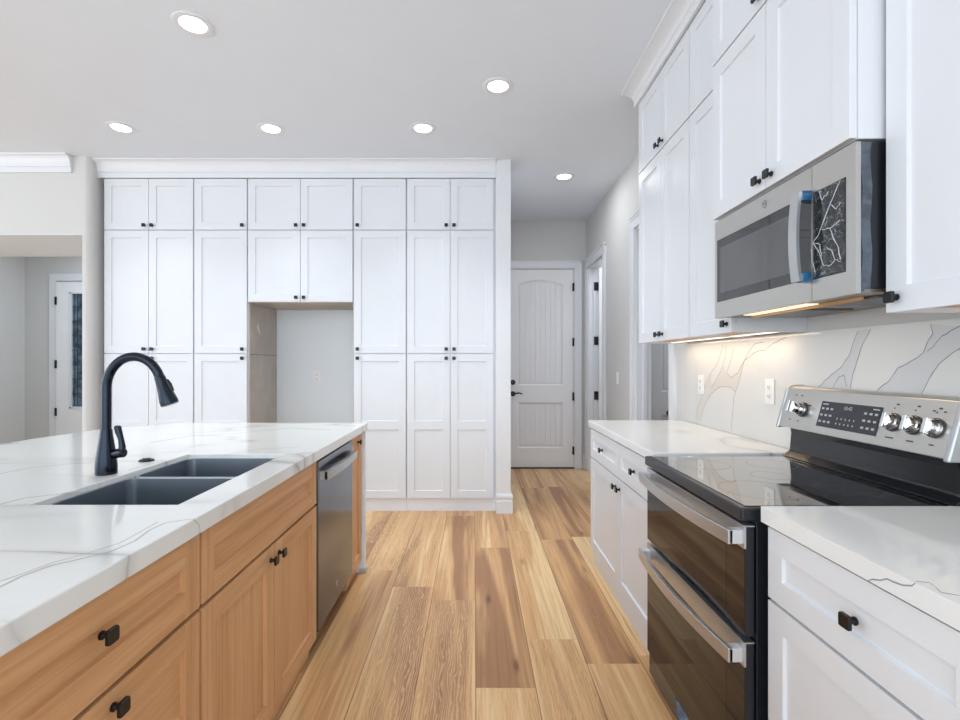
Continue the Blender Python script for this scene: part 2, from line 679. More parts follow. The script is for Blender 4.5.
def front(name, parent, F, key, u0, u1, v0, v1, knob_at=None, **kw):
    d = obj(name, shaker(F, u0, u1, v0, v1, **kw), parent, bevel=0.0012)
    if knob_at:
        knob(d, F, key, knob_at[0], knob_at[1], kw.get('t', 0.02))
    return d


def disc(mb, c, ax, r, h, mat, seg=32):
    c, ax = Vector(c), Vector(ax)
    mb.tube([c, c + ax * h], r, mat, seg)


# ------------------------------------------------------------------ room shell
H = 3.05
XR = 1.375        # kitchen wall on the right
PW = 0.2387       # plank width
PL = 1.512        # plank length
joint = {-3: 3.118, -2: 2.888, -1: 2.724, 0: 1.988, 1: 2.339, 2: 2.149}
me = bpy.data.meshes.new('floor')
vs, fs, uvs, cols = [], [], [], []
for k in range(-34, 15):
    x0 = .007 + k * PW
    ph = joint.get(k, random.random() * PL) % PL
    y = -3.2 - PL + ph - ((-3.2) % PL if False else 0)
    y = ph - PL * math.ceil((ph + 3.2) / PL)
    while y < 7.3:
        i = len(vs)
        y1 = y + PL - .0016
        vs += [(x0, y, 0), (x0 + PW, y, 0), (x0 + PW, y1, 0), (x0, y1, 0), (x0, y1 + .0016, 0), (x0 + PW, y1 + .0016, 0)]
        fs += [[i, i + 1, i + 2, i + 3], [i + 3, i + 2, i + 5, i + 4]]
        uvs += [(0, y), (1, y), (1, y1), (0, y1), (0, y1), (0, y1), (0, y1), (0, y1)]
        rc = (random.random(), random.random(), random.random() ** 2, 1)
        cols += [rc] * 8
        y += PL
me.from_pydata(vs, [], fs)
ul = me.uv_layers.new(name='plank_uv')
ca = me.color_attributes.new('plank', 'FLOAT_COLOR', 'CORNER')
for i, (a, c_) in enumerate(zip(uvs, cols)):
    ul.data[i].uv = a
    ca.data[i].color = c_
me.materials.append(MATS['oak_planks'])
fl = bpy.data.objects.new('floor', me)
COL.objects.link(fl)
fl['kind'] = 'structure'

mb = MB()
mb.box(-8.2, 3.6, -1.3, 7.2, H, H + .1, 'ceiling_paint')
struct('ceiling', mb)

# right wall with its two openings
DB0, DB1 = 3.487, 4.245          # nearer opening
DA0, DA1 = 5.29, 6.0             # opening at the end of the hall
DH = 2.44
mb = MB()
for y0, y1, z0, z1 in ((-1.2, DB0, 0, H), (DB0, DB1, DH, H), (DB1, DA0, 0, H), (DA0, DA1, DH, H), (DA1, 6.3, 0, H)):
    mb.box(XR, XR + .125, y0, y1, z0, z1, 'wall_paint')
struct('wall_right', mb)
YB = 6.15                        # wall at the end of the hall
DX0, DX1 = .400, 1.236           # back door
mb = MB()
mb.box(.2, DX0, YB, YB + .12, 0, H, 'wall_paint')
mb.box(DX1, XR + .1, YB, YB + .12, 0, H, 'wall_paint')
mb.box(DX0, DX1, YB, YB + .12, 2.46, H, 'wall_paint')
struct('wall_hall_end', mb)
# end wall of the pantry, seen edge-on as a white column
mb = MB()
mb.box(.19, .318, 4.31, YB, 0, H, 'trim_white')
struct('wall_pantry_end', mb, bevel=.004)
mb = MB()
bp = [(0, 0), (.016, 0), (.016, .105), (.012, .112), (.012, .128), (.016, .132), (.016, .150), (.006, .168), (0, .168)]
mb.sweep([(.19, 4.31), (.318, 4.31), (.318, YB)], bp, 'trim_white')
struct('baseboard_pantry_end', mb)
mb = MB()
mb.sweep([(XR, YB), (XR, DA1 + .1)], bp, 'trim_white')
mb.sweep([(XR, DA0 - .1), (XR, DB1 + .1)], bp, 'trim_white')
struct('baseboard_right', mb)
mb = MB()
mb.sweep([(DX1 + .1, YB), (XR, YB)], bp, 'trim_white')
struct('baseboard_hall_end', mb)
mb = MB()
mb.box(-3.28, .19, 4.98, 5.1, 0, H, 'niche_wall')
struct('wall_back', mb)
# left wall with the wide opening towards the entry
mb = MB()
YL, XO = 4.24, -3.322
r = .045
cor = [(XO, YL)] + [(-3.262 - r + r * math.sin(math.radians(a)), YL + r - r * math.cos(math.radians(a))) for a in (0, 22, 45, 68, 90)] + [(-3.262, 5.1), (XO, 5.1)]
mb.prism([(x, y, 0) for x, y in cor], (0, 0, H), 'wall_paint')
mb.box(-8.2, XO, YL, 5.1, 2.384, H, 'wall_paint')
mb.box(-5.2, XO, YL + .001, 5.099, 2.38, 2.384, 'ceiling_paint')
mb.box(-8.2, -5.2, YL, 5.1, 0, 2.384, 'wall_paint')
struct('wall_left', mb)
mb = MB()
mb.box(-8.2, -3.1, 6.97, 7.09, 0, H, 'wall_paint')
struct('wall_entry', mb)
mb = MB()
mb.box(-6.40, -6.26, 5.1, 6.97, 0, H, 'wall_paint')
struct('wall_entry_side', mb)
# rooms behind the two openings on the right
mb = MB()
mb.box(2.55, 2.65, 2.6, 7.1, 0, H, 'room_grey')
mb.box(1.5, 2.6, 4.72, 4.8, 0, H, 'room_grey')
mb.box(1.5, 2.6, 7.0, 7.1, 0, H, 'room_grey')
mb.box(1.5, 2.6, 2.55, 2.6, 0, H, 'room_grey')
struct('wall_side_rooms', mb)


# crown mouldings
def crown(z0, out):
    p = [(0, z0), (.018, z0), (.018, z0 + .042), (.026, z0 + .046)]
    k = 7
    for i in range(k + 1):
        a = math.radians(90 * i / k)
        p.append((.026 + (out - .026) * (1 - math.cos(a)), z0 + .048 + (H - .014 - z0 - .048) * math.sin(a)))
    return p + [(out + .006, H - .013), (out + .006, H - .001), (0, H - .001)]


mb = MB()
mb.sweep([(-3.243, 4.60), (-3.243, 4.352), (.188, 4.352)], crown(2.902, .072), 'trim_white')
struct('trim_1', mb)
mb = MB()
mb.sweep([(-8.0, YL), (-3.405, YL), ], crown(2.905, .07), 'trim_white')
struct('trim_2', mb)
mb = MB()
mb.sweep([(1.06, 3.262), (1.06, 2.058), (.979, 2.058), (.979, 1.298), (1.06, 1.298), (1.06, .28)], crown(2.955, .097), 'trim_white')
struct('trim_3', mb)


# ------------------------------------------------------------------ doors and casings
def casing_x(name, y0, y1, h, X, jamb):
    """casing and jamb of an opening in the right wall"""
    mb = MB()
    w = .095
    for a, c in ((y0 - w, y0), (y1, y1 + w)):
        mb.box(X - .02, X, a, c, 0, h, 'trim_white')
        mb.box(X - .026, X, a + (.0 if a < y0 else w - .022), a + (.022 if a < y0 else w), 0, h, 'trim_white')
    mb.box(X - .02, X, y0 - w, y1 + w, h, h + w, 'trim_white')
    mb.box(X - .026, X, y0 - w, y1 + w, h + w - .022, h + w, 'trim_white')
    mb.box(X - .034, X, y0 - w - .008, y1 + w + .008, h + w, h + w + .014, 'trim_white')
    for a, c in ((y0 - .001, y0 + .016), (y1 - .016, y1 + .001)):
        mb.box(X - .004, X + jamb, a, c, 0, h, 'trim_white')
    mb.box(X - .004, X + jamb, y0, y1, h - .016, h, 'trim_white')
    mb.box(X + .05, X + .085, y1 - .03, y1 - .016, 0, h - .016, 'trim_white')
    return struct(name, mb, bevel=.003)


casing_x('trim_4', DB0, DB1, DH, XR, .125)
casing_x('trim_5', DA0, DA1, DH, XR, .125)
mb = MB()
w = .088
mb.box(DX0 - w, DX0, YB - .02, YB, 0, 2.46, 'trim_white')
mb.box(DX1, DX1 + w, YB - .02, YB, 0, 2.46, 'trim_white')
mb.box(DX1 + w - .02, DX1 + w, YB - .027, YB, 0, 2.46 + w, 'trim_white')
mb.box(DX0 - w, DX1 + w, YB - .02, YB, 2.46, 2.46 + w, 'trim_white')
mb.box(DX0 - w, DX1 + w, YB - .027, YB, 2.46 + w - .02, 2.46 + w, 'trim_white')
mb.box(DX0 - .001, DX0 + .012, YB - .004, YB + .12, 0, 2.46, 'trim_white')
mb.box(DX1 - .012, DX1 + .001, YB - .004, YB + .12, 0, 2.46, 'trim_white')
mb.box(DX0, DX1, YB - .004, YB + .12, 2.448, 2.46, 'trim_white')
struct('trim_6', mb, bevel=.003)


def plank_door(name, F, u0, u1, v0, v1, mat):
    """two-panel door with an arched beadboard upper panel"""
    mb = MB()
    st, t, rec = .125, .036, .012
    a, c = u0 + st, u1 - st
    lo = (v0 + .235, v0 + .80)
    hi = (v0 + 1.01, v1 - .12)
    rise = .055

    def bx(p, q_, r_, s, n0, n1):
        P = [F(x, y, z) for x, y, z in ((p, r_, n0), (q_, s, n1))]
        mb.box(P[0][0], P[1][0], P[0][1], P[1][1], P[0][2], P[1][2], mat)
    bx(u0, a, v0, v1, 0, t)
    bx(c, u1, v0, v1, 0, t)
    bx(a, c, v0, lo[0], 0, t)
    bx(a, c, lo[1], hi[0], 0, t)
    K = 14
    arc = [(a + (c - a) * k / K, hi[1] - rise + rise * (1 - (2 * k / K - 1) ** 2)) for k in range(K + 1)]
    pts = [F(x, y, 0) for x, y in arc] + [F(c, v1, 0), F(a, v1, 0)]
    mb.prism(pts, Vector(F(0, 0, t)) - Vector(F(0, 0, 0)), mat)
    bx(a - .002, c + .002, v0 + .2, v1 - .08, .004, t - rec - .006)
    nst = 8
    for (z0, z1) in (lo, hi):
        m0, m1 = a + .028, c - .028
        for k in range(nst):
            p, q_ = m0 + (m1 - m0) * k / nst, m0 + (m1 - m0) * (k + 1) / nst
            zt = z1 - .03 if (z0, z1) == lo else z1 - .03 - rise + rise * (1 - ((p + q_ - a - c) / (c - a)) ** 2)
            bx(p + .0026, q_ - .0026, z0 + .03, zt, .004, t - rec + .003)
    # sticking round the panels
    for (z0, z1) in (lo, hi):
        loop = [(a, z0), (c, z0), (c, z1 if (z0, z1) == lo else z1 - rise)]
        loop += [(a, z1)] if (z0, z1) == lo else list(reversed(arc[:-1]))
        loop.append(loop[0])
        cx_, cz_ = (a + c) / 2, (z0 + z1) / 2
        for (p, q_) in zip(loop, loop[1:]):
            ip = (p[0] + (.02 if p[0] < cx_ else -.02) * min(1, abs(p[0] - cx_) * 20), p[1] + (.02 if p[1] < cz_ else -.02))
            iq = (q_[0] + (.02 if q_[0] < cx_ else -.02) * min(1, abs(q_[0] - cx_) * 20), q_[1] + (.02 if q_[1] < cz_ else -.02))
            mb.poly([F(p[0], p[1], t), F(q_[0], q_[1], t), F(iq[0], iq[1], t - rec), F(ip[0], ip[1], t - rec)], mat)
    return mb


F = face_back(YB + .05)
d1 = struct('door_1', plank_door('door_1', F, DX0 + .014, DX1 - .014, .012, 2.446, 'door_white'))
for z in (.22, .884, 1.554, 2.231):
    mb = MB()
    mb.box(DX1 - .024, DX1 - .004, YB - .012, YB + .02, z - .05, z + .05, 'black_hinge')
    obj('hinge', mb, d1)
mb = MB()
hp = (.478, YB + .014, .918)
disc(mb, hp, (0, -1, 0), .032, .012, 'matte_black')
mb.tube([hp, (hp[0], hp[1] - .05, hp[2])], .011, 'matte_black', 12)
mb.tube([(hp[0], hp[1] - .05, .918), (hp[0] + .03, hp[1] - .055, .922), (hp[0] + .07, hp[1] - .05, .930), (hp[0] + .115, hp[1] - .05, .916)],
        [.011, .010, .009, .006], 'matte_black', 12)
obj('lever_handle', mb, d1, smooth=True)
mb = MB()
disc(mb, (hp[0], hp[1], 1.058), (0, -1, 0), .032, .014, 'matte_black')
mb.box(hp[0] - .004, hp[0] + .004, hp[1] - .032, hp[1] - .012, 1.043, 1.073, 'matte_black')
obj('deadbolt', mb, d1, smooth=True)
mb = MB()
mb.box(DX0, DX1, YB - .012, YB + .1, 0, .011, 'toe_black')
struct('trim_7', mb)

# open door in the hall opening, hinged on the far jamb and swung into the side room
mb = plank_door('door_2', face_back(DA1 - .03), XR + .11, XR + .81, .012, 2.42, 'door_white')
d2 = struct('door_2', mb)
for z in (.26, .908, 1.562, 2.21):
    mb = MB()
    mb.box(XR + .058, XR + .128, DA1 - .036, DA1 - .0155, z - .05, z + .05, 'black_hinge')
    obj('hinge', mb, d2)
# door standing closed beyond the nearer opening
mb = plank_door('door_3', face_back(4.70), 1.62, 2.36, .012, 2.42, 'door_white')
d3 = struct('door_3', mb)
mb = MB()
p0 = at(669, 413, Y=4.66)
mb.tube([(p0.x, 4.665, p0.z), (p0.x, 4.62, p0.z)], [.026, .02], 'matte_black', 14)
mb.tube([(p0.x, 4.62, p0.z), (p0.x + .10, 4.62, p0.z)], [.011, .007], 'matte_black', 10)
obj('lever_handle', mb, d3, smooth=True)

# entry door with its leaded glass, far behind the left opening
YE = 6.97
ex0 = at(58.5, 300, Y=YE).x
F = face_back(YE - .005)
ex1 = ex0 + .92
mb = MB()
gx0, gx1, gz0, gz1 = ex0 + .19, ex0 + .73, .67, 2.28
for a, c, z0, z1 in ((ex0, gx0, .01, 2.42), (gx1, ex1, .01, 2.42), (gx0, gx1, .01, gz0), (gx0, gx1, gz1, 2.42)):
    mb.box(a, c, YE - .04, YE - .002, z0, z1, 'door_white')
d4 = struct('door_4', mb)
mb = MB()
for a, c, z0, z1 in ((gx0, gx0 + .022, gz0, gz1), (gx1 - .022, gx1, gz0, gz1), (gx0, gx1, gz0, gz0 + .022), (gx0, gx1, gz1 - .022, gz1)):
    mb.box(a, c, YE - .05, YE - .01, z0, z1, 'trim_white')
obj('glass_frame', mb, d4)
mb = MB()
mb.box(gx0 + .02, gx1 - .02, YE - .022, YE - .012, gz0 + .02, gz1 - .02, 'leaded_glass')
obj('glass', mb, d4)
mb = MB()
for k in range(1, 8):
    z = gz0 + (gz1 - gz0) * k / 8
    mb.box(gx0 + .02, gx1 - .02, YE - .027, YE - .021, z - .005, z + .005, 'slot_dark')
for x in (gx0 + .055, gx0 + .095, gx1 - .095, gx1 - .055):
    mb.box(x - .004, x + .004, YE - .027, YE - .021, gz0 + .02, gz1 - .02, 'slot_dark')
arc = [((gx0 + gx1) / 2 + .17 * math.cos(a), YE - .024, 2.0 + .17 * math.sin(a)) for a in [math.pi * k / 12 for k in range(13)]]
mb.tube(arc, .005, 'slot_dark', 6)
obj('leading', mb, d4)
for z in (.62, 1.28, 2.16):
    mb = MB()
    mb.box(ex0 - .014, ex0 + .010, YE - .052, YE - .03, z - .055, z + .055, 'black_hinge')
    obj('hinge', mb, d4)
mb = MB()
w = .1
mb.box(ex0 - w - .012, ex0 - .012, YE - .025, YE, 0, 2.44, 'trim_white')
mb.box(ex1 + .012, ex1 + w, YE - .025, YE, 0, 2.44, 'trim_white')
mb.box(ex0 - w - .012, ex1 + w, YE - .025, YE, 2.44, 2.54, 'trim_white')
struct('trim_8', mb, bevel=.003)

# ------------------------------------------------------------------ tall pantry cabinets on the back wall
YF = 4.352                     # door faces
FB = face_back(YF + .02)       # body faces stand behind the doors
xs = [at(p, 300, Y=YF).x for p in (103.5, 193.6, 247.4, 353.2, 406.4, 494.0)]
Z0, Z1, Z2, Z3, ZT = .120, 1.372, 2.447, 2.898, 2.905
ZF = 1.822                     # underside above the fridge niche
pair, one = 2, 1
units = [('tall white pantry cabinet with paired doors at the left end, beside the entry opening', xs[0], xs[1], 2, 0),
         ('single-door tall white pantry cabinet just left of the empty fridge niche', xs[1], xs[2], 1, 1),
         ('single-door tall white pantry cabinet just right of the empty fridge niche', xs[3], xs[4], 1, -1),
         ('tall white pantry cabinet with paired doors beside the hallway corner', xs[4], xs[5], 2, 0)]
G = .006


def doors_row(root, F, key, u0, u1, v0, v1, n, knob_end, side, **kw):
    """one row of doors; knob_end 'low' or 'high'; side +1: knob at high u, -1: at low u, 0: a pair meeting in the middle"""
    ks = kw.pop('koff', .036)
    kv = v0 + ks if knob_end == 'low' else v1 - ks
    if n == 1:
        ku = u1 - .034 if side > 0 else u0 + .034
        front('door', root, F, key, u0, u1, v0, v1, (ku, kv), **kw)
    else:
        m = (u0 + u1) / 2
        front('door', root, F, key, u0, m - .002, v0, v1, (m - .034, kv), **kw)
        front('door', root, F, key, m + .002, u1, v0, v1, (m + .034, kv), **kw)


def tall_unit(label, a, c, n, side):
    root = thing('pantry_cabinet', ((a + c) / 2, 4.66, 0), label, 'cabinet', 'tall pantry cabinets on the back wall')
    mb = MB()
    cx = .1895 if c == xs[5] else c - .001
    mb.box(a + .001, cx, YF + .022, 4.975, .1, ZT, 'cabinet_white')
    obj('body', mb, root)
    mb = MB()
    mb.box(a + .001, cx, YF + .022, YF + .04, 0.001, .1, 'trim_white')
    obj('toe_kick', mb, root)
    doors_row(root, FB, 'b', a + G, c - G, Z2 + .008, Z3, n, 'low', side)
    doors_row(root, FB, 'b', a + G, c - G, Z1 + .008, Z2, n, 'low', side)
    doors_row(root, FB, 'b', a + G, c - G, Z0, Z1, n, 'high', side, splits=(.752,))
    return root


roots = [tall_unit(*u) for u in units]
mb = MB()   # raw side of the niche, fastened to the cabinet left of it
mb.box(xs[2] - .0008, xs[2] + .009, YF + .03, 4.974, .001, ZF - .002, 'taupe_panel')
mb.box(xs[2] + .009, xs[2] + .0094, YF + .03, 4.974, 1.368, 1.372, 'slot_dark')
mb.prism([(xs[2] + .0092, 4.52, 1.62), (xs[2] + .0092, 4.56, 1.57), (xs[2] + .0092, 4.60, 1.545), (xs[2] + .0092, 4.57, 1.60), (xs[2] + .0092, 4.55, 1.66)], (.0006, 0, 0), 'trim_white')
obj('side_panel', mb, roots[1])
mb = MB()
mb.box(xs[3] - .009, xs[3] + .0008, YF + .03, 4.974, .001, ZF - .002, 'taupe_panel')
obj('side_panel', mb, roots[2])
root = thing('fridge_bridge_cabinet', ((xs[2] + xs[3]) / 2, 4.66, ZF), 'white four-door cabinet bridging above the empty fridge niche', 'cabinet')
mb = MB()
mb.box(xs[2] + .001, xs[3] - .001, YF + .022, 4.975, ZF + .012, ZT, 'cabinet_white')
obj('body', mb, root)
mb = MB()
mb.box(xs[2] + .001, xs[3] - .001, YF + .022, 4.975, ZF, ZF + .012, 'taupe_panel')
obj('underside', mb, root)
doors_row(root, FB, 'b', xs[2] + G, xs[3] - G, Z2 + .008, Z3, 2, 'low', 0)
doors_row(root, FB, 'b', xs[2] + G, xs[3] - G, ZF + .006, Z2, 2, 'low', 0)

# ------------------------------------------------------------------ island
XI = -.6655                    # counter edge over the aisle
CT, CB = .92, .876
IX0, IY0, IY1 = -2.17, .12, 3.13
HX0, HX1, HY0, HY1 = -1.168, -.778, 1.312, 2.044     # sink cut-out
xsr = [XI, HX1, HX0]
mb = MB()
ys_ = [IY0, HY0, HY1, IY1]
for (a, c) in ((HX1, XI), (HX0, HX1)):
    for (d, e) in zip(ys_, ys_[1:]):
        if (a, c) == (HX0, HX1) and (d, e) == (HY0, HY1):
            continue
        mb.poly([(a, d, CT), (c, d, CT), (c, e, CT), (a, e, CT)], 'quartz_island')
mb.poly([(HX0, IY0, CT), (HX0, HY0, CT), (HX0, HY1, CT), (HX0, IY1, CT), (-1.84, IY1, CT), (-2.10, 2.83, CT), (IX0, 2.45, CT), (IX0, IY0, CT)], 'quartz_island')
me = bpy.data.meshes.new('countertop')
me.from_pydata(mb.v, [], mb.f)
me.materials.append(MATS['quartz_island'])
bm = bmesh.new()
bm.from_mesh(me)
bmesh.ops.remove_doubles(bm, verts=bm.verts, dist=1e-5)
ret = bmesh.ops.extrude_face_region(bm, geom=bm.faces[:])
bmesh.ops.translate(bm, vec=(0, 0, CB - CT), verts=[e for e in ret['geom'] if isinstance(e, bmesh.types.BMVert)])
bmesh.ops.recalc_face_normals(bm, faces=bm.faces)
me.materials.append(MATS['vein_line_pale'])
for pts_, wd in (([(-2, 588), (20, 577), (50, 566), (85, 558), (110, 552), (135, 541), (150, 530), (165, 523), (192, 519)], .0026),
                 ([(-2, 582), (22, 574), (52, 563), (88, 553), (120, 543), (140, 532), (158, 522)], .0016),
                 ([(-2, 474), (30, 468), (70, 464), (92, 463)], .004), ([(128, 470), (160, 462), (210, 457), (260, 449), (300, 447)], .003),
                 ([(-2, 505), (25, 498), (60, 494), (88, 489)], .004), ([(150, 443), (190, 436), (240, 433), (290, 428), (330, 430)], .006)):
    P = [at(*q, Z=CT) for q in pts_]
    for a, c in zip(P, P[1:]):
        d = (c - a).normalized()
        nn = Vector((-d.y, d.x, 0)) * wd
        f = bm.faces.new([bm.verts.new((p.x, p.y, CT + .0003)) for p in (a + nn, c + nn, c - nn, a - nn)])
        f.material_index = 1
        f.normal_update()
        if f.normal.z < 0:
            f.normal_flip()
for pts_ in ([(193, 519), (199, 525), (200, 532), (194, 539), (191, 542)],):
    P = [at(*q, X=XI) for q in pts_]
    for a, c in zip(P, P[1:]):
        d = (c - a).normalized()
        nn = Vector((0, -d.z, d.y)) * .0012
        f = bm.faces.new([bm.verts.new((XI + .0004, p.y, p.z)) for p in (a + nn, c + nn, c - nn, a - nn)])
        f.material_index = 1
        f.normal_update()
        if f.normal.x < 0:
            f.normal_flip()
bm.to_mesh(me)
bm.free()
top = bpy.data.objects.new('island_countertop', me)
COL.objects.link(top)
tag(top, 'wide white veined quartz countertop of the wooden island, with the sink set in it', 'countertop')
md = top.modifiers.new('edge', 'BEVEL')
md.width, md.segments, md.limit_method, md.angle_limit = .003, 2, 'ANGLE', math.radians(40)

OKW = dict(depth=.0125, cham=.003)
OAK = ('oak_upright', 'oak_level', 'oak_upright')
OAKD = ('oak_upright', 'oak_level', 'oak_level')
FI = face_left(-.71)
IBACK = -1.34


def island_unit(name, y0, y1, label, cat='cabinet', toe=True, open_top=False):
    root = thing(name, (-.71 - .3, (y0 + y1) / 2, 0), label, cat)
    mb = MB()
    if open_top:      # sink base: a box without a lid, so the bowls hang free inside it
        mb.box(-.745, -.728, y0 + .001, y1 - .001, .1, CB - .002, 'carcass_gap_shade')
        mb.box(IBACK, -.745, y0 + .001, y0 + .018, .1, CB - .002, 'oak_upright')
        mb.box(IBACK, -.745, y1 - .018, y1 - .001, .1, CB - .002, 'oak_upright')
        mb.box(IBACK, IBACK + .018, y0 + .018, y1 - .018, .1, CB - .002, 'oak_upright')
        mb.box(IBACK + .018, -.745, y0 + .018, y1 - .018, .1, .118, 'oak_upright')
    else:
        mb.box(IBACK, -.728, y0 + .001, y1 - .001, .1, CB - .002, 'carcass_gap_shade')
    obj('body', mb, root)
    mb = MB()
    mb.box(-.745, -.725, y0 + .001, y1 - .001, .001, .1, 'oak_level')
    obj('toe_kick', mb, root)
    return root


ZS = .672
u = island_unit('drawer_cabinet', .49, 1.262, 'oak island drawer cabinet nearest the camera, left of the sink cabinet')
front('drawer', u, FI, 'l', .495, 1.2585, ZS + .006, .866, (.925, .787), mats=OAKD, **OKW, st=.064)
front('drawer', u, FI, 'l', .495, 1.258, .385, ZS - .005, (.955, .634), mats=OAKD, **OKW, st=.062)
front('drawer', u, FI, 'l', .495, 1.258, .086, .378, (.93, .34), mats=OAKD, **OKW, st=.062)
u = island_unit('sink_cabinet', 1.266, 2.195, 'oak island cabinet under the sink, with false drawer front and two doors', open_top=True)
front('false_drawer_front', u, FI, 'l', 1.2695, 2.191, ZS + .006, .866, None, mats=OAKD, **OKW, st=.06)
ym = 1.732
front('door', u, FI, 'l', 1.2695, ym - .0025, .086, ZS - .005, (ym - .036, ZS - .05), mats=OAK, **OKW, st=.064)
front('door', u, FI, 'l', ym + .0025, 2.191, .086, ZS - .005, (ym + .036, ZS - .05), mats=OAK, **OKW, st=.064)
u = island_unit('narrow_cabinet', 2.832, 3.072, 'narrow oak island cabinet between the dishwasher and the white end panel')
front('door', u, FI, 'l', 2.837, 3.068, .086, .866, (2.965, .824), mats=OAK, **OKW, st=.055)
root = thing('island_end_panel', (-1.2, 3.09, 0), 'white end panel closing the far end of the island', 'panel')
mb = MB()
mb.box(-1.9, -.682, 3.075, 3.105, .001, CB - .001, 'trim_white')
mb.box(-.71, -.672, 3.078, 3.109, .001, CB - .001, 'trim_white')
obj('panel', mb, root, bevel=.002)
mb = MB()
mb.box(-.705, -.664, 3.070, 3.118, .0005, .032, 'taupe_panel')
obj('foot_block', mb, root, bevel=.004)

# dishwasher
root = thing('dishwasher', (-1.0, 2.51, 0), 'stainless steel dishwasher with bar handle built into the island', 'dishwasher')
y0, y1 = 2.203, 2.826
mb = MB()
mb.box(-1.29, -.715, y0 + .004, y1 - .004, .1, .868, 'steel_dark')
obj('body', mb, root)
mb = MB()
mb.box(-.714, -.686, y0, y1, .105, .856, 'dishwasher_steel')
dd = obj('door', mb, root, bevel=.004)
mb = MB()
ha = y0 + .04
hb = y1 - .05
for yy in (ha, hb):
    mb.box(-.690, -.655, yy - .011, yy + .011, .772, .806, 'steel')
K = 12
pts = [(-.650 + .012 * (1 - (2 * k / K - 1) ** 2), ha - .011 + (hb - ha + .022) * k / K) for k in range(K + 1)]
for (xa, ya), (xb, yb) in zip(pts, pts[1:]):
    mb.prism([(xa, ya, .770), (xb, yb, .770), (xb - .016, yb, .770), (xa - .016, ya, .770)], (0, 0, .038), 'steel')
obj('handle', mb, dd)
mb = MB()
disc(mb, (-.686, 2.505, .19), (1, 0, 0), .016, .0015, 'chrome', 24)
mb.tube([(-.6845, 2.505 + .011 * math.cos(a), .19 + .011 * math.sin(a)) for a in [2 * math.pi * k / 20 for k in range(21)]], .0008, 'print_dark', 6)
obj('badge', mb, dd)
mb = MB()
mb.box(-.78, -.76, y0 + .004, y1 - .004, .002, .1, 'toe_black')
obj('toe_kick', mb, root)


def logo_text(parent, body, loc, rot, size, mat, name='emblem_letters', shear=.3):
    cu = bpy.data.curves.new('emblem_letters', 'FONT')
    cu.body = body
    cu.size = size
    cu.extrude = .0002
    cu.align_x, cu.align_y = 'CENTER', 'CENTER'
    cu.shear = shear
    cu.materials.append(MATS[mat])
    tmp = bpy.data.objects.new('emblem_letters', cu)
    me = bpy.data.meshes.new_from_object(tmp)
    bpy.data.objects.remove(tmp)
    o = bpy.data.objects.new(name, me)
    COL.objects.link(o)
    o.parent = parent
    o.location = Vector(loc) - world_of(parent)
    o.rotation_euler = rot
    return o


logo_text(dd, 'GE', (-.684, 2.505, .19), (math.pi / 2, 0, math.pi / 2), .013, 'print_dark')

# sink: two undermount bowls
root = thing('sink', ((HX0 + HX1) / 2, (HY0 + HY1) / 2, .66), 'dark stainless double-bowl undermount sink in the island countertop', 'sink')


def bowl(x0, x1, y0, y1, ztop, zbot):
    mb = MB()
    r, K = .03, 5

    def ring(x0, x1, y0, y1, z, r):
        out = []
        for cx, cy, a0 in ((x1 - r, y1 - r, 0), (x0 + r, y1 - r, 90), (x0 + r, y0 + r, 180), (x1 - r, y0 + r, 270)):
            for k in range(K):
                an = math.radians(a0 + 90 * k / (K - 1))
                out.append((cx + r * math.cos(an), cy + r * math.sin(an), z))
        return out
    rs = [ring(x0 - .012, x1 + .012, y0 - .012, y1 + .012, ztop - .006, r + .006), ring(x0 - .012, x1 + .012, y0 - .012, y1 + .012, ztop, r + .006),
          ring(x0, x1, y0, y1, ztop, r), ring(x0 + .004, x1 - .004, y0 + .004, y1 - .004, zbot + .02, r),
          ring(x0 + .022, x1 - .022, y0 + .022, y1 - .022, zbot, r * .7)]
    for a, c in zip(rs, rs[1:]):
        for k in range(len(a)):
            kk = (k + 1) % len(a)
            mb.poly([a[k], a[kk], c[kk], c[k]], 'sink_steel')
    mb.poly(rs[-1], 'sink_steel')
    return mb


yd = 1.690
for (a, c, zt) in ((HY0 + .014, yd - .0135, CT - .016), (yd + .0135, HY1 - .014, CT - .016)):
    bw = obj('bowl', bowl(HX0 + .014, HX1 - .014, a, c, zt, .665), root, smooth=True)
    mb = MB()
    cx, cy = (HX0 + HX1) / 2, (a + c) / 2
    mb.tube([(cx, cy, .6652), (cx, cy, .668), (cx, cy, .6665)], [.052, .048, .036], 'chrome', 28)
    disc(mb, (cx, cy, .6652), (0, 0, 1), .034, .001, 'toe_black')
    obj('drain', mb, bw, smooth=True)

# faucet
FX, FY = -1.231, 1.674
root = thing('faucet', (FX, FY, CT), 'dark gooseneck pull-down faucet standing behind the island sink', 'faucet')
zz = lambda px, py: at(px, py, Y=FY)
mb = MB()
mb.tube([(FX, FY, CT + .0005), (FX, FY, CT + .006), (FX, FY, CT + .03), (FX, FY, CT + .06), (FX, FY, CT + .095), (FX, FY, CT + .125), (FX, FY, CT + .15)],
        [.0315, .0320, .0315, .0290, .0240, .0195, .0170], 'faucet_black', 32)
obj('base', mb, root, smooth=True)
mb = MB()
path = [(FX, FY, CT + .15), (FX, FY, CT + .2), (FX, FY, CT + .255)]
ctr = (FX + .0925, CT + .285)
for k in range(0, 19):
    an = math.radians(180 - 158 * k / 18)
    path.append((ctr[0] + .0925 * math.cos(an), FY, ctr[1] + .108 * math.sin(an)))
mb.tube(path, .0148, 'faucet_black', 24)
obj('spout', mb, root, smooth=True)
e, e0 = Vector(path[-1]), Vector(path[-2])
dr = (Vector((.035, 0, -.092))).normalized()
mb = MB()
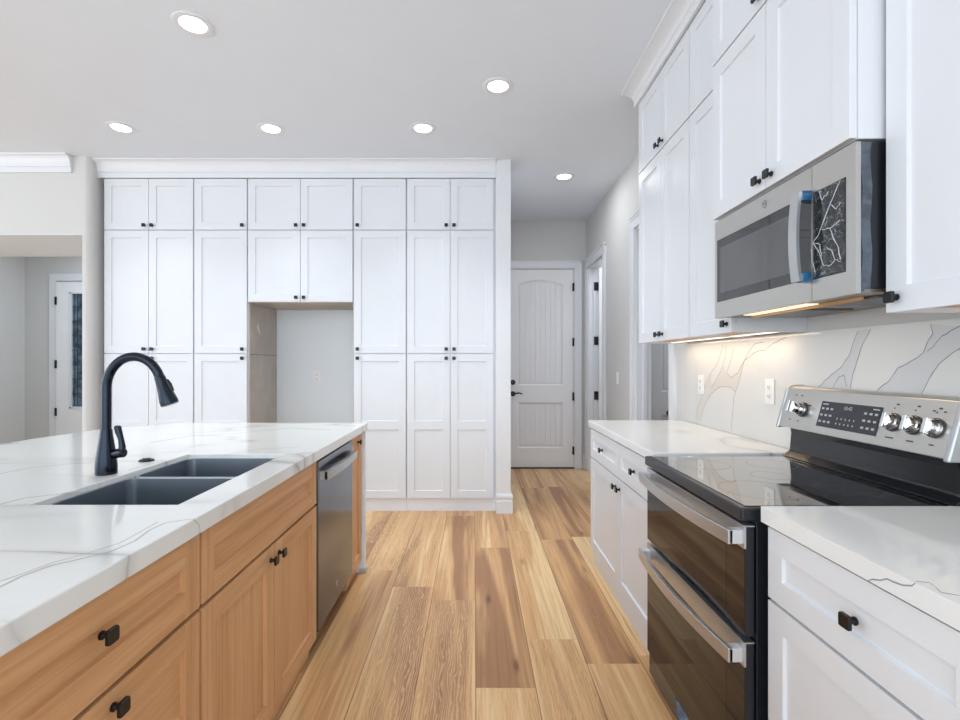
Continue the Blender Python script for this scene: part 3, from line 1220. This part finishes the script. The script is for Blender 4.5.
mb.tube([e - dr * .004, e + dr * .004, e + dr * .012, e + dr * .05, e + dr * .085, e + dr * .098, e + dr * .10], [.0148, .017, .017, .0215, .0275, .0275, .023], 'faucet_black', 24)
sp = obj('spray_head', mb, root, smooth=True)
mb = MB()
sd = Vector((dr.z, 0, -dr.x)) * -1
mb.tube([e + dr * .018 + sd * .018, e + dr * .035 + sd * .0215, e + dr * .06 + sd * .0235], [.006, .008, .006], 'matte_black', 10)
obj('button', mb, sp, smooth=True)
mb = MB()
hz = 1.0
hub0, hub1 = Vector((FX + .018, FY, hz - .014)), Vector((FX + .064, FY - .012, hz - .006))
mb.tube([hub0, hub1, hub1 + (hub1 - hub0).normalized() * .004], [.0145, .0165, .013], 'faucet_black', 20)
l0 = hub1 - (hub1 - hub0) * .16
mb.tube([l0, l0 + Vector((.004, 0, .02)), l0 + Vector((.000, 0, .045)), l0 + Vector((-.008, 0, .070)), l0 + Vector((-.012, 0, .087)), l0 + Vector((-.012, 0, .091))],
        [.012, .0105, .0085, .0105, .0105, .006], 'faucet_black', 16)
obj('lever', mb, root, smooth=True)
mb = MB()
p0 = at(146.5, 461, Z=CT)
mb.tube([(p0.x, p0.y, CT + .0004), (p0.x, p0.y, CT + .005), (p0.x, p0.y, CT + .008)], [.027, .026, .02], 'faucet_black', 28)
disc(mb, (p0.x, p0.y, CT + .008), (0, 0, 1), .013, .003, 'matte_black')
tag(obj('air_switch', mb, origin=(p0.x, p0.y, CT), smooth=True), 'small round dark button set in the island countertop beside the faucet', 'button')

# ------------------------------------------------------------------ right-hand base run
FR = face_right(.777)
ZR = .687
XW = XR - .001


def base_unit(label, y0, y1, ysplit, drawer_knobs, door_knobs, ym):
    root = thing('base_cabinet', (1.08, (y0 + y1) / 2, 0), label, 'cabinet', 'white base cabinets beside the range')
    mb = MB()
    mb.box(.778, XW, y0 + .001, y1 - .001, .1, CB + .003, 'cabinet_white')
    obj('body', mb, root)
    mb = MB()
    mb.box(.779, .80, y0 + .001, y1 - .001, .001, .1, 'cabinet_white')
    obj('toe_kick', mb, root)
    for (a, c), k in zip(((y0 + .004, ysplit - .002), (ysplit + .002, y1 - .004)), drawer_knobs):
        front('drawer', root, FR, 'r', a, c, ZR + .004, .870, (k, .779), st=.058)
    for (a, c), k in zip(((y0 + .004, ym - .002), (ym + .002, y1 - .004)), door_knobs):
        front('door', root, FR, 'r', a, c, .102, ZR - .004, (k, ZR - .052), st=.062)
    return root


base_unit('white base cabinet with two small drawers beyond the range, towards the hallway', 2.085, 3.250, 2.63, (2.36, 2.945), (2.63 + .036 - .07, 2.63 + .036), 2.63)
base_unit('white base cabinet in the foreground, on the near side of the range', .18, 1.292, .725, (.46, .992), (.725 - .036, .725 + .036), .725)
XCF = .744
for nm, y0, y1, lab in (('countertop', 2.077, 3.263, 'white quartz countertop beyond the range, towards the hallway'),
                        ('countertop', .24, 1.297, 'white quartz countertop in the right foreground, near side of the range')):
    mb = MB()
    mb.box(XCF, XR - .012, y0, y1, .880, CT, 'quartz_counter')
    if y0 < 1:     # dark vein running over the edge
        pts = [(868, 580), (872, 578.5), (880, 579.5), (887, 578), (893, 581), (903, 584.5), (912, 584.8), (915, 582.2)]
        P = [at(*p, X=XCF - .0005) for p in pts]
        for a, c in zip(P, P[1:]):
            mb.prism([(XCF - .0006, a.y, a.z), (XCF - .0006, c.y, c.z), (XCF - .0006, c.y, c.z - .0030), (XCF - .0006, a.y, a.z - .0030)], (.0006, 0, 0), 'vein_line')
        pts = [(917, 582), (930, 583), (937, 588), (942, 593), (960, 596)]
        P = [at(*p, Z=CT) for p in pts]
        for a, c in zip(P, P[1:]):
            mb.prism([(a.x, a.y, CT), (c.x, c.y, CT), (c.x, c.y + .003, CT), (a.x, a.y + .003, CT)], (0, 0, .0004), 'vein_line')
    tag(obj(nm, mb, origin=((XCF + XR) / 2, (y0 + y1) / 2, .88), bevel=.003, merge=False), lab, 'countertop', 'white quartz countertops along the right wall')

# backsplash slab with its bold veins
XB = XR - .012
mb = MB()
mb.box(XB, XR - .0005, .24, 3.252, CT + .0005, 1.418, 'quartz_splash')


def vein(pts, wd, mat, closed=False):
    P = [at(*p, X=XB) for p in pts]
    Q = []
    for a, c in zip(P, P[1:]):
        n = max(2, int((c - a).length / .02))
        for k in range(n):
            Q.append(a.lerp(c, k / n) + Vector((0, random.uniform(-.002, .002), random.uniform(-.002, .002))))
    Q.append(P[-1])
    for k, (a, c) in enumerate(zip(Q, Q[1:])):
        d = (c - a).normalized()
        nn = Vector((0, -d.z, d.y)) * wd * (.75 + .5 * random.random())
        mb.poly([(XB - .0006, a.y + nn.y, a.z + nn.z), (XB - .0006, c.y + nn.y, c.z + nn.z), (XB - .0006, c.y - nn.y, c.z - nn.z), (XB - .0006, a.y - nn.y, a.z - nn.z)], mat)


def fill(pts, mat):
    mb.poly([(XB - .0003, p.y, p.z) for p in (at(*q, X=XB) for q in pts)], mat)


z1 = lambda x, y: (620 + x / 5.144, 310 + y / 5.144)
A1 = [z1(*p) for p in ((395, 565), (400, 500), (425, 440), (445, 370), (470, 320), (500, 280), (515, 235), (530, 180))]
A2 = [z1(*p) for p in ((415, 570), (425, 520), (440, 480), (470, 430), (505, 400), (545, 392), (575, 400), (595, 420), (610, 380), (625, 320), (640, 260), (700, 215), (745, 205), (790, 170), (858, 140))]
A3 = [z1(*p) for p in ((595, 420), (585, 450), (580, 520), (572, 620))]
A4 = [z1(*p) for p in ((470, 400), (500, 350), (530, 290), (545, 230), (545, 185))]
A5 = [z1(*p) for p in ((640, 260), (605, 325), (570, 350), (550, 325), (570, 260), (585, 200))]
A6 = [z1(*p) for p in ((640, 260), (660, 220), (690, 175), (740, 165))]
fill([A2[3], A2[4], A2[5], A2[6], A2[7], A2[8], A2[9], A2[10], A5[1], A5[2], A5[3], A4[2], A4[1], A4[0]], 'vein_fill_soft')
fill([A1[0], A1[1], A1[2], A1[3], A1[4], A2[3], A2[2], A2[1], A2[0]], 'vein_fill_soft')
for A in (A1, A2, A3, A4, A5, A6):
    vein(A, .0016, 'vein_line_soft')
z7 = lambda x, y: (640 + x / 3, 240 + y / 3)
B1 = [z7(*p) for p in ((535, 440), (575, 405), (605, 380), (625, 350), (640, 310), (655, 272))]
B2 = [z7(*p) for p in ((632, 445), (640, 400), (655, 350), (670, 310), (692, 268))]
B3 = [z7(*p) for p in ((580, 440), (598, 410), (612, 405), (620, 440))]
B4 = [z7(*p) for p in ((712, 452), (745, 425), (775, 385), (815, 365), (850, 340), (862, 310), (878, 280), (872, 252))]
B5 = [z7(*p) for p in ((845, 462), (862, 430), (880, 395), (900, 370), (930, 345), (955, 330), (990, 310))]
B6 = [z7(*p) for p in ((960, 258), (935, 270), (905, 290), (880, 320), (862, 335))]
fill([B1[0], B1[1], B1[2], B1[3], B1[4], B1[5], B2[4], B2[3], B2[2], B2[1], B2[0]], 'vein_fill')
fill([B4[0], B4[1], B4[2], B4[3], B4[4], B4[5], B4[6], B4[7], z7(985, 262), B5[6], B5[5], B5[4], B5[3], B5[2], B5[1], B5[0]], 'vein_fill')
for A in (B1, B2, B3, B4, B5, B6):
    vein(A, .0015, 'vein_line')
tag(obj('backsplash', mb, origin=(XB, 1.75, CT), merge=False), 'white quartz backsplash slab with bold grey veins on the right wall', 'backsplash')


# outlets and switch
def outlet(name, F, u, v, label, kind, cat):
    root = thing(name, F(u, v, 0), label, cat)
    mb = MB()
    a, c = Vector(F(u - .036, v - .058, .0005)), Vector(F(u + .036, v + .058, .006))
    mb.box(a.x, c.x, a.y, c.y, a.z, c.z, 'outlet_white')
    obj('cover_plate', mb, root, bevel=.002)
    if kind == 'outlet':
        for s in (-.021, .021):
            mb = MB()
            a, c = Vector(F(u - .016, v + s - .014, .005)), Vector(F(u + .016, v + s + .014, .008))
            mb.box(a.x, c.x, a.y, c.y, a.z, c.z, 'outlet_white')
            for q in (-.006, .006):
                a, c = Vector(F(u + q - .0012, v + s - .005, .007)), Vector(F(u + q + .0012, v + s + .006, .0084))
                mb.box(a.x, c.x, a.y, c.y, a.z, c.z, 'slot_dark')
            a, c = Vector(F(u - .002, v + s - .011, .007)), Vector(F(u + .002, v + s - .007, .0084))
            mb.box(a.x, c.x, a.y, c.y, a.z, c.z, 'slot_dark')
            obj('socket', mb, root)
    else:
        mb = MB()
        a, c = Vector(F(u - .016, v - .032, .005)), Vector(F(u + .016, v + .032, .010))
        mb.box(a.x, c.x, a.y, c.y, a.z, c.z, 'outlet_white')
        obj('rocker', mb, root, bevel=.002)
    return root


FW = face_right(XB - .0007)
p = at(701.5, 384.5, X=XB)
outlet('wall_outlet', FW, p.y, p.z, 'white outlet on the backsplash nearer the doorway', 'outlet', 'outlet')
p = at(770.5, 391.5, X=XB)
outlet('wall_outlet', FW, p.y, p.z, 'white outlet on the backsplash just behind the range controls', 'outlet', 'outlet')
p = at(317, 377, Y=4.98)
outlet('wall_outlet', face_back(4.98), p.x, p.z, 'white outlet on the rear wall of the fridge niche', 'outlet', 'outlet')
p = at(618, 378, X=XR)
outlet('light_switch', face_right(XR), p.y, p.z, 'white light switch on the hallway wall between two doorways', 'switch', 'switch')

# ------------------------------------------------------------------ right-hand wall cabinets
FU = face_right(1.08)
FM = face_right(.999)
UZ0, UZS, UZ1 = 1.42, 2.503, 2.95


def wall_unit(name, label, y0, y1, n, side, F=FU, xb=1.081, z0=UZ0, under=True):
    root = thing(name, ((xb + XR) / 2, (y0 + y1) / 2, z0), label, 'cabinet', 'white wall cabinets on the right wall')
    mb = MB()
    mb.box(xb, XW, y0 + .001, y1 - .001, z0 + (.022 if under else .002), UZ1 + .006, 'cabinet_white')
    if under:
        for a, c in ((y0 + .001, y0 + .018), (y1 - .018, y1 - .001)):
            mb.box(xb, XW, a, c, z0, z0 + .022, 'cabinet_white')
    obj('body', mb, root)
    if under:
        mb = MB()
        mb.box(xb, XW - .014, y0 + .019, y1 - .019, z0 + .012, z0 + .021, 'plywood')
        obj('underside', mb, root)
    doors_row(root, F, 'r', y0 + .003, y1 - .003, UZS + .005, UZ1, n, 'low', side)
    doors_row(root, F, 'r', y0 + .003, y1 - .003, z0 + (0 if under else .004), UZS - .003, n, 'low', side)
    return root


wa = wall_unit('wall_cabinet', 'two-door white wall cabinet at the far end beside the hallway', 2.466, 3.222, 2, 0)
wb = wall_unit('wall_cabinet', 'narrow single-door white wall cabinet just beyond the microwave', 2.058, 2.464, 1, -1)
wall_unit('wall_cabinet', 'deeper two-door white wall cabinet directly above the microwave', 1.301, 2.056, 2, 0, FM, 1.0, 1.874, False)
wall_unit('wall_cabinet', 'large white wall cabinet in the right foreground, near side of the microwave', .28, 1.290, 2, 0)
for root_ in [o for o in bpy.data.objects if o.get('label', '').startswith('large white wall cabinet')]:
    for ch in list(root_.children):
        if ch.name.startswith('door'):
            for k in list(ch.children):
                bpy.data.objects.remove(k)
            bpy.data.objects.remove(ch)
    doors = [(.283, .782), (.786, 1.287)]
    for (a, c), kk in zip(doors, (.317, 1.253)):
        front('door', root_, FU, 'r', a, c, UZ0, UZS - .003, (kk, UZ0 + .036))
        front('door', root_, FU, 'r', a, c, UZS + .005, UZ1, (kk, UZS + .041))

# under-cabinet light strip
root = thing('light_strip', (1.27, 2.64, 1.43), 'lit warm light strip under the far wall cabinets, above the backsplash', 'lamp')
mb = MB()
mb.box(1.250, 1.285, 2.09, 3.19, 1.4235, 1.4335, 'trim_white')
obj('housing', mb, root)
mb = MB()
mb.box(1.254, 1.281, 2.10, 3.18, 1.4205, 1.4236, 'led_glow')
obj('diffuser', mb, root)
l = bpy.data.lights.new('strip_light', 'AREA')
l.shape = 'RECTANGLE'
l.size, l.size_y, l.energy, l.color = .02, 1.05, 1.3, (1, .80, .56)
o = bpy.data.objects.new('strip_light', l)
COL.objects.link(o)
o.parent = root
o.location = (0, 0, -.012)

# ------------------------------------------------------------------ microwave
MY0, MY1, MZ0, MZ1, MX = 1.296, 2.052, 1.473, 1.870, .989
root = thing('microwave', (1.18, (MY0 + MY1) / 2, MZ0), 'stainless over-the-range microwave with plastic film still on its control panel', 'microwave')
mb = MB()
mb.box(MX + .0145, XR - .014, MY0 + .004, MY1 - .004, MZ0 + .012, MZ1 - .002, 'enamel_blue_black')
obj('body', mb, root, bevel=.002)
YS = 1.463
fz0, fz1 = MZ0, MZ1 - .004
gz0_, gz1_ = 1.538, 1.789


def frame_yz(mb, x0, x1, y0, y1, z0, z1, hy0, hy1, hz0, hz1, mat):
    mb.box(x0, x1, y0, y1, z0, hz0, mat)
    mb.box(x0, x1, y0, y1, hz1, z1, mat)
    mb.box(x0, x1, y0, hy0, hz0, hz1, mat)
    mb.box(x0, x1, hy1, y1, hz0, hz1, mat)


mb = MB()
frame_yz(mb, MX, MX + .014, YS + .001, MY1, fz0, fz1, YS + .003, 2.036, gz0_, gz1_, 'steel_soft')
md_ = obj('door', mb, root)
mb = MB()
mb.box(MX + .0015, MX + .0135, YS + .003, 2.036, gz0_, gz1_, 'smoked_glass')
mb.box(MX + .0008, MX + .0015, 1.530, 2.008, gz0_ + .034, gz1_ - .034, 'smoked_screen')
obj('window', mb, md_)
mb = MB()
K = 14
hy0, hy1 = 1.468, 1.506
prof = []
for k in range(K + 1):
    t = k / K
    prof.append((MX - .034 - .009 * (1 - (2 * t - 1) ** 2), gz0_ - .006 + (gz1_ - gz0_ + .012) * t))
for (xa, za), (xb, zb) in zip(prof, prof[1:]):
    mb.prism([(xa, hy0, za), (xb, hy0, zb), (xb + .009, hy0, zb), (xa + .009, hy0, za)], (0, hy1 - hy0, 0), 'steel')
for zc in (gz0_ + .006, gz1_ - .006):
    mb.box(MX - .026, MX + .002, hy0, hy1, zc - .012, zc + .012, 'steel')
obj('handle', mb, md_)
for zc in (gz0_ + .006, gz1_ - .006):
    mb = MB()
    mb.box(MX - .024, MX + .001, hy0 - .003, hy1 - .012, zc - .014, zc + .014, 'blue_film')
    obj('protective_film', mb, md_)
mb = MB()
by = 1.70
disc(mb, (MX, by, 1.832), (-1, 0, 0), .0145, .0012, 'steel', 28)
mb.tube([(MX - .0012, by + .0115 * math.cos(a), 1.832 + .0115 * math.sin(a)) for a in [2 * math.pi * k / 24 for k in range(25)]], .0009, 'print_dark', 6)
obj('badge', mb, md_)
logo_text(md_, 'GE', (MX - .0016, by, 1.832), (math.pi / 2, 0, -math.pi / 2), .012, 'print_dark')
mb = MB()
frame_yz(mb, MX, MX + .014, MY0, YS - .001, fz0, fz1, 1.329, YS - .002, gz0_ - .004, gz1_ - .002, 'steel_soft')
cp = obj('control_frame', mb, root)
mb = MB()
mb.box(MX + .0012, MX + .0135, 1.329, YS - .002, gz0_ - .004, gz1_ - .002, 'black_glass')
for r_ in range(6):
    for c_ in range(3):
        y, z = 1.352 + c_ * .030, 1.572 + r_ * .031
        mb.box(MX + .0007, MX + .0012, y, y + .010, z, z + .003, 'ring_grey')
obj('control_panel', mb, root)
mb = MB()       # crumpled clear film over the controls
nu, nv = 20, 28
FY0, FY1 = 1.331, YS - .004
grid = [[Vector((MX - .002 - .010 * random.random() ** 2, FY0 + (FY1 - FY0) * i / nu, gz0_ + (gz1_ - gz0_ - .004) * j / nv)) for i in range(nu + 1)] for j in range(nv + 1)]
for j in range(nv):
    for i in range(nu):
        mb.poly([grid[j][i], grid[j][i + 1], grid[j + 1][i + 1]], 'clear_film')
        mb.poly([grid[j][i], grid[j + 1][i + 1], grid[j + 1][i]], 'clear_film')
fq = lambda x, y: Vector((MX - .010, FY1 + (FY0 - FY1) * x, gz0_ + (gz1_ - gz0_ - .004) * y))
for line in (((.95, .98), (.62, .74), (.28, .48), (.12, .40)), ((.12, .40), (.30, .30), (.42, .12), (.62, .08)), ((.12, .40), (.34, .36), (.40, .22)),
             ((.62, .08), (.80, .14), (.96, .10)), ((.66, .50), (.78, .36), (.92, .22), (.96, .12)), ((.40, .52), (.66, .50), (.94, .55)),
             ((.30, .98), (.42, .86), (.60, .92)), ((.70, .76), (.84, .68), (.96, .74)), ((.20, .05), (.10, .20), (.05, .34)), ((.55, .30), (.70, .26), (.80, .14))):
    P = [fq(*q) for q in line]
    Q = []
    for a, c in zip(P, P[1:]):
        Q += [a.lerp(c, t) + Vector((0, random.uniform(-.002, .002), random.uniform(-.003, .003))) for t in (0, .33, .66)]
    Q.append(P[-1])
    mb.tube(Q, [.0011 * (.6 + .6 * random.random()) for _ in Q], 'film_crease', 5)
obj('protective_film', mb, root)
mb = MB()
zs_ = [MZ0 - .003 + (MZ1 - MZ0 - .002) * k / 10 for k in range(11)]
for a, c in zip(zs_, zs_[1:]):
    wv_ = lambda z: MX + .0165 + .003 * math.sin(z * 37)
    mb.poly([(wv_(a), MY0 + .001, a), (wv_(a) + .026, MY0 + .002, a), (wv_(c) + .026, MY0 + .002, c), (wv_(c), MY0 + .001, c)], 'pale_film')
obj('side_film', mb, root)
mb = MB()
mb.box(MX + .03, XR - .02, MY0 + .01, MY1 - .01, MZ0 + .004, MZ0 + .012, 'filter_metal')
obj('bottom_plate', mb, root)
for (a, c) in ((1.36, 1.60), (1.70, 1.96)):
    mb = MB()
    mb.box(1.10, 1.29, a, c, MZ0 - .002, MZ0 + .004, 'filter_metal')
    for k in range(9):
        y = a + .012 + (c - a - .02) * k / 9
        mb.box(1.11, 1.28, y, y + .010, MZ0 - .004, MZ0 - .002, 'steel_side')
    obj('grease_filter', mb, root)
mb = MB()
mb.box(1.035, 1.075, 1.56, 1.92, MZ0 + .001, MZ0 + .004, 'hood_glow')
obj('lamp_lens', mb, root)
mb = MB()
mb.box(1.085, 1.092, 1.40, 1.95, MZ0 - .006, MZ0 + .004, 'plywood')  # wood colour here paints the hood lamp's warm light on the lip
obj('vent_lip', mb, root)
l = bpy.data.lights.new('hood_light', 'AREA')
l.shape = 'RECTANGLE'
l.size, l.size_y, l.energy, l.color = .04, .3, .3, (1, .82, .58)
o = bpy.data.objects.new('hood_light', l)
COL.objects.link(o)
o.parent = root
o.location = Vector((1.055, 1.74, MZ0 - .01)) - root.location

# ------------------------------------------------------------------ range
RY0, RY1 = 1.318, 2.066
root = thing('range', (1.05, (RY0 + RY1) / 2, 0), 'stainless and black glass double-oven electric range between the white base cabinets', 'stove')
mb = MB()
mb.box(.748, 1.355, RY0 + .006, RY1 - .006, .03, .872, 'enamel_blue_black')
for y in (RY0 + .05, RY1 - .05):
    mb.tube([(.80, y, 0.0005), (.80, y, .035)], .016, 'toe_black', 12)
    mb.tube([(1.3, y, 0.0005), (1.3, y, .035)], .016, 'toe_black', 12)
obj('body', mb, root, bevel=.002)
mb = MB()
mb.box(.705, 1.30, RY0, RY1, .872, .909, 'enamel_blue_black')
ct = obj('cooktop', mb, root, bevel=.006)
mb = MB()
mb.box(.722, 1.265, RY0 + .014, RY1 - .014, .909, .9115, 'cooktop_glass')
for (cx, cy, r_) in ((.86, 1.50, .115), (.86, 1.88, .095), (1.12, 1.50, .085), (1.12, 1.88, .085), (1.0, 1.69, .06)):
    ring = [(cx + r_ * math.cos(a), cy + r_ * math.sin(a), .9116) for a in [2 * math.pi * k / 48 for k in range(49)]]
    rin = [(cx + (r_ - .0012) * math.cos(a), cy + (r_ - .0012) * math.sin(a), .9116) for a in [2 * math.pi * k / 48 for k in range(49)]]
    for k in range(48):
        mb.poly([ring[k], ring[k + 1], rin[k + 1], rin[k]], 'ring_grey')
obj('glass_top', mb, ct)


def range_door(name, z0, z1, wz0, wz1, hz, band):
    mb = MB()
    X0, X1 = .715, .742
    mb.box(X0 + .002, X1, RY0 + .004, RY1 - .004, z0, z1, 'enamel_blue_black')
    d = obj(name, mb, root, bevel=.002)
    mb = MB()
    mb.box(X0, X0 + .003, RY0 + .004, RY1 - .004, z0 + .003, z1 - band, 'oven_glass')
    mb.box(X0 - .0004, X0, RY0 + .10, RY1 - .10, wz0, wz1, 'oven_window')
    obj('glass', mb, d)
    mb = MB()
    mb.box(X0 - .001, X0 + .004, RY0 + .003, RY1 - .003, z1 - band, z1, 'steel')
    mb.box(X0 - .001, X1, RY0 + .003, RY1 - .003, z1, z1 + .003, 'steel')
    obj('top_band', mb, d)
    mb = MB()
    ya, yb = RY0 + .012, RY1 - .012
    K = 16
    pts = [(.676 - .022 * (1 - (2 * k / K - 1) ** 2), ya + (yb - ya) * k / K) for k in range(K + 1)]
    for (xa, a), (xb, c) in zip(pts, pts[1:]):
        mb.prism([(xa, a, hz - .019), (xb, c, hz - .019), (xb + .013, c, hz - .019), (xa + .013, a, hz - .019)], (0, 0, .038), 'steel')
    for y in (ya, yb):
        yy = (y, y + .028) if y == ya else (y - .028, y)
        mb.box(.680, X0 + .001, yy[0], yy[1], hz - .0185, hz + .0185, 'steel_end')
    obj('handle', mb, d, bevel=.0015)
    return d


range_door('oven_door', .566, .858, .60, .775, .828, .058)
range_door('oven_door', .108, .549, .14, .46, .513, .062)
mb = MB()
mb.box(.722, .748, RY0 + .006, RY1 - .006, .02, .100, 'steel_dark')
kp = obj('kick_panel', mb, root, bevel=.002)
mb = MB()
pts = [(1.66, .097), (1.76, .099), (1.80, .088), (1.77, .07), (1.78, .045), (1.68, .022), (1.64, .05), (1.66, .07)]
mb.prism([(.7215, y, z) for y, z in pts], (-.0012, 0, 0), 'blue_film')
obj('protective_film', mb, kp)
# back console
mb = MB()
sec = [(1.268, .9125), (1.300, .935), (1.306, 1.005), (1.300, 1.040), (1.345, 1.040), (1.345, .9125)]
mb.prism([(x, RY0 + .004, z) for x, z in sec], (0, RY1 - RY0 - .008, 0), 'gloss_black')
obj('riser', mb, root, bevel=.004)
c0, c1 = Vector((1.254, 0, 1.034)), Vector((1.298, 0, 1.190))
mb = MB()
sec = [(c0.x, c0.z), (c1.x, c1.z), (1.315, 1.197), (1.358, 1.197), (1.358, 1.034)]
mb.prism([(x, RY0 + .014, z) for x, z in sec], (0, RY1 - RY0 - .020, 0), 'steel_soft')
con = obj('control_console', mb, root, bevel=.003)
mb = MB()
sec2 = [(c0.x - .006, c0.z - .006), (c1.x - .006, c1.z), (1.315, 1.203), (1.36, 1.203), (1.36, c0.z - .006)]
mb.prism([(x, RY0 - .002, z) for x, z in sec2], (0, .018, 0), 'steel')
obj('end_cap', mb, root, bevel=.004)
mb = MB()
mb.prism([(x, RY1 - .007, z) for x, z in sec2], (0, .014, 0), 'steel')
obj('end_cap', mb, root, bevel=.004)
up = (c1 - c0).normalized()
out = Vector((-up.z, 0, up.x))
Lc = (c1 - c0).length


def FC(u, v, n):
    return tuple(c0 + up * v + out * n + Vector((0, u, 0)))


def cbox(mb, u0, u1, v0, v1, n0, n1, mat):
    mb.prism([FC(u0, v0, n0), FC(u1, v0, n0), FC(u1, v1, n0), FC(u0, v1, n0)], Vector(FC(0, 0, n1)) - Vector(FC(0, 0, n0)), mat)


mb = MB()
cbox(mb, 1.572, 1.842, .028, .122, .0005, .003, 'display_glass')
for r_ in range(3):
    for c_ in range(3):
        cbox(mb, 1.822 - c_ * .022, 1.834 - c_ * .022, .044 + r_ * .024, .051 + r_ * .024, .003, .0033, 'print_grey')
        cbox(mb, 1.580 + c_ * .022, 1.592 + c_ * .022, .044 + r_ * .024, .051 + r_ * .024, .003, .0033, 'print_grey')
for r_ in range(2):
    for c_ in range(5):
        cbox(mb, 1.745 - c_ * .019, 1.749 - c_ * .019, .044 + r_ * .018, .050 + r_ * .018, .003, .0033, 'print_grey')
cbox(mb, 1.806, 1.834, .110, .114, .003, .0033, 'print_grey')
cbox(mb, 1.578, 1.604, .110, .114, .003, .0033, 'print_grey')
dp = obj('display', mb, con)
rot = Matrix((Vector((0, -1, 0)), up, out)).transposed().to_euler()
logo_text(dp, '10:42', FC(1.71, .104, .0034), rot, .018, 'print_grey', 'clock_digits', 0)
marks = []
for (u_, v_) in ((2.0, .135), (1.965, .135), (2.0, .035), (1.95, .033), (1.905, .10)):
    marks.append((u_ - .006, u_ + .006, v_ - .002, v_ + .002))
for k, u_ in enumerate((1.522, 1.450, 1.382)):
    marks.append((u_ - .006, u_ + .004, .134, .139))
    marks.append((u_ + .005, u_ + .010, .122, .126))
    marks.append((u_ - .016 + .004 * k, u_ + .014 - .004 * k, .030, .034))
marks.append((1.362, 1.370, .126, .130))
marks.append((1.394, 1.404, .126, .130))
for q in marks:
    mb = MB()
    cbox(mb, *q, .0002, .0008, 'print_dark')
    obj('printed_mark', mb, con)
for u_ in (1.940, 1.522, 1.450, 1.382):
    g = 1.75 if u_ > 1.9 else 1.0
    mb = MB()
    P = lambda n: FC(u_, .080, n * g)
    mb.tube([P(.0), P(.004)], .0285, 'print_dark', 28)
    mb.tube([P(.004), P(.012), P(.015)], [.0265, .0255, .022], 'chrome', 28)
    mb.tube([P(.014), P(.024), P(.026)], [.0215, .0195, .017], 'chrome', 28)
    obj_ = obj('knob', mb, con, smooth=True)
    mb = MB()
    cbox(mb, u_ - .006, u_ + .006, .057, .103, .020 * g, .036 * g, 'chrome')
    obj('grip', mb, obj_, bevel=.002)

# ------------------------------------------------------------------ recessed ceiling lights
spots = [(193, 24, 'recessed ceiling light nearest the camera, above the island'),
         (498, 86, 'recessed ceiling light above the aisle, between island and wall cabinets'),
         (121, 127.5, 'leftmost recessed light of the far row before the pantry crown'),
         (271, 128.5, 'middle recessed light of the far row, above the fridge niche side'),
         (423, 128, 'rightmost recessed light of the far row before the pantry crown'),
         (564, 176.5, 'recessed ceiling light in the hallway before the closed door')]
for k, (px, py, lab) in enumerate(spots):
    p = at(px, py, Z=H)
    root = thing('recessed_light', (p.x, p.y, H), lab, 'ceiling light', 'recessed ceiling lights')
    mb = MB()
    K = 40
    rr = [(.098, H - .0005), (.098, H - .004), (.092, H - .007), (.066, H - .005), (.062, H - .001)]
    for (r0, za), (r1, zb) in zip(rr, rr[1:]):
        for q in range(K):
            a, c = 2 * math.pi * q / K, 2 * math.pi * (q + 1) / K
            mb.poly([(p.x + r0 * math.cos(a), p.y + r0 * math.sin(a), za), (p.x + r0 * math.cos(c), p.y + r0 * math.sin(c), za),
                     (p.x + r1 * math.cos(c), p.y + r1 * math.sin(c), zb), (p.x + r1 * math.cos(a), p.y + r1 * math.sin(a), zb)], 'trim_white')
    obj('trim_ring', mb, root, smooth=True)
    mb = MB()
    disc(mb, (p.x, p.y, H - .004), (0, 0, 1), .063, .003, 'lamp_glow', 36)
    obj('lens', mb, root)
    l = bpy.data.lights.new('downlight', 'AREA')
    l.shape = 'DISK'
    l.size, l.energy, l.color = .12, (6, 6, 2.4, 2.4, 2.4, 5.5)[k], (.93, .965, 1)
    l.spread = math.radians((110, 100, 90, 90, 90, 180)[k])
    o = bpy.data.objects.new('downlight', l)
    COL.objects.link(o)
    o.parent = root
    o.location = (0, 0, -.012)
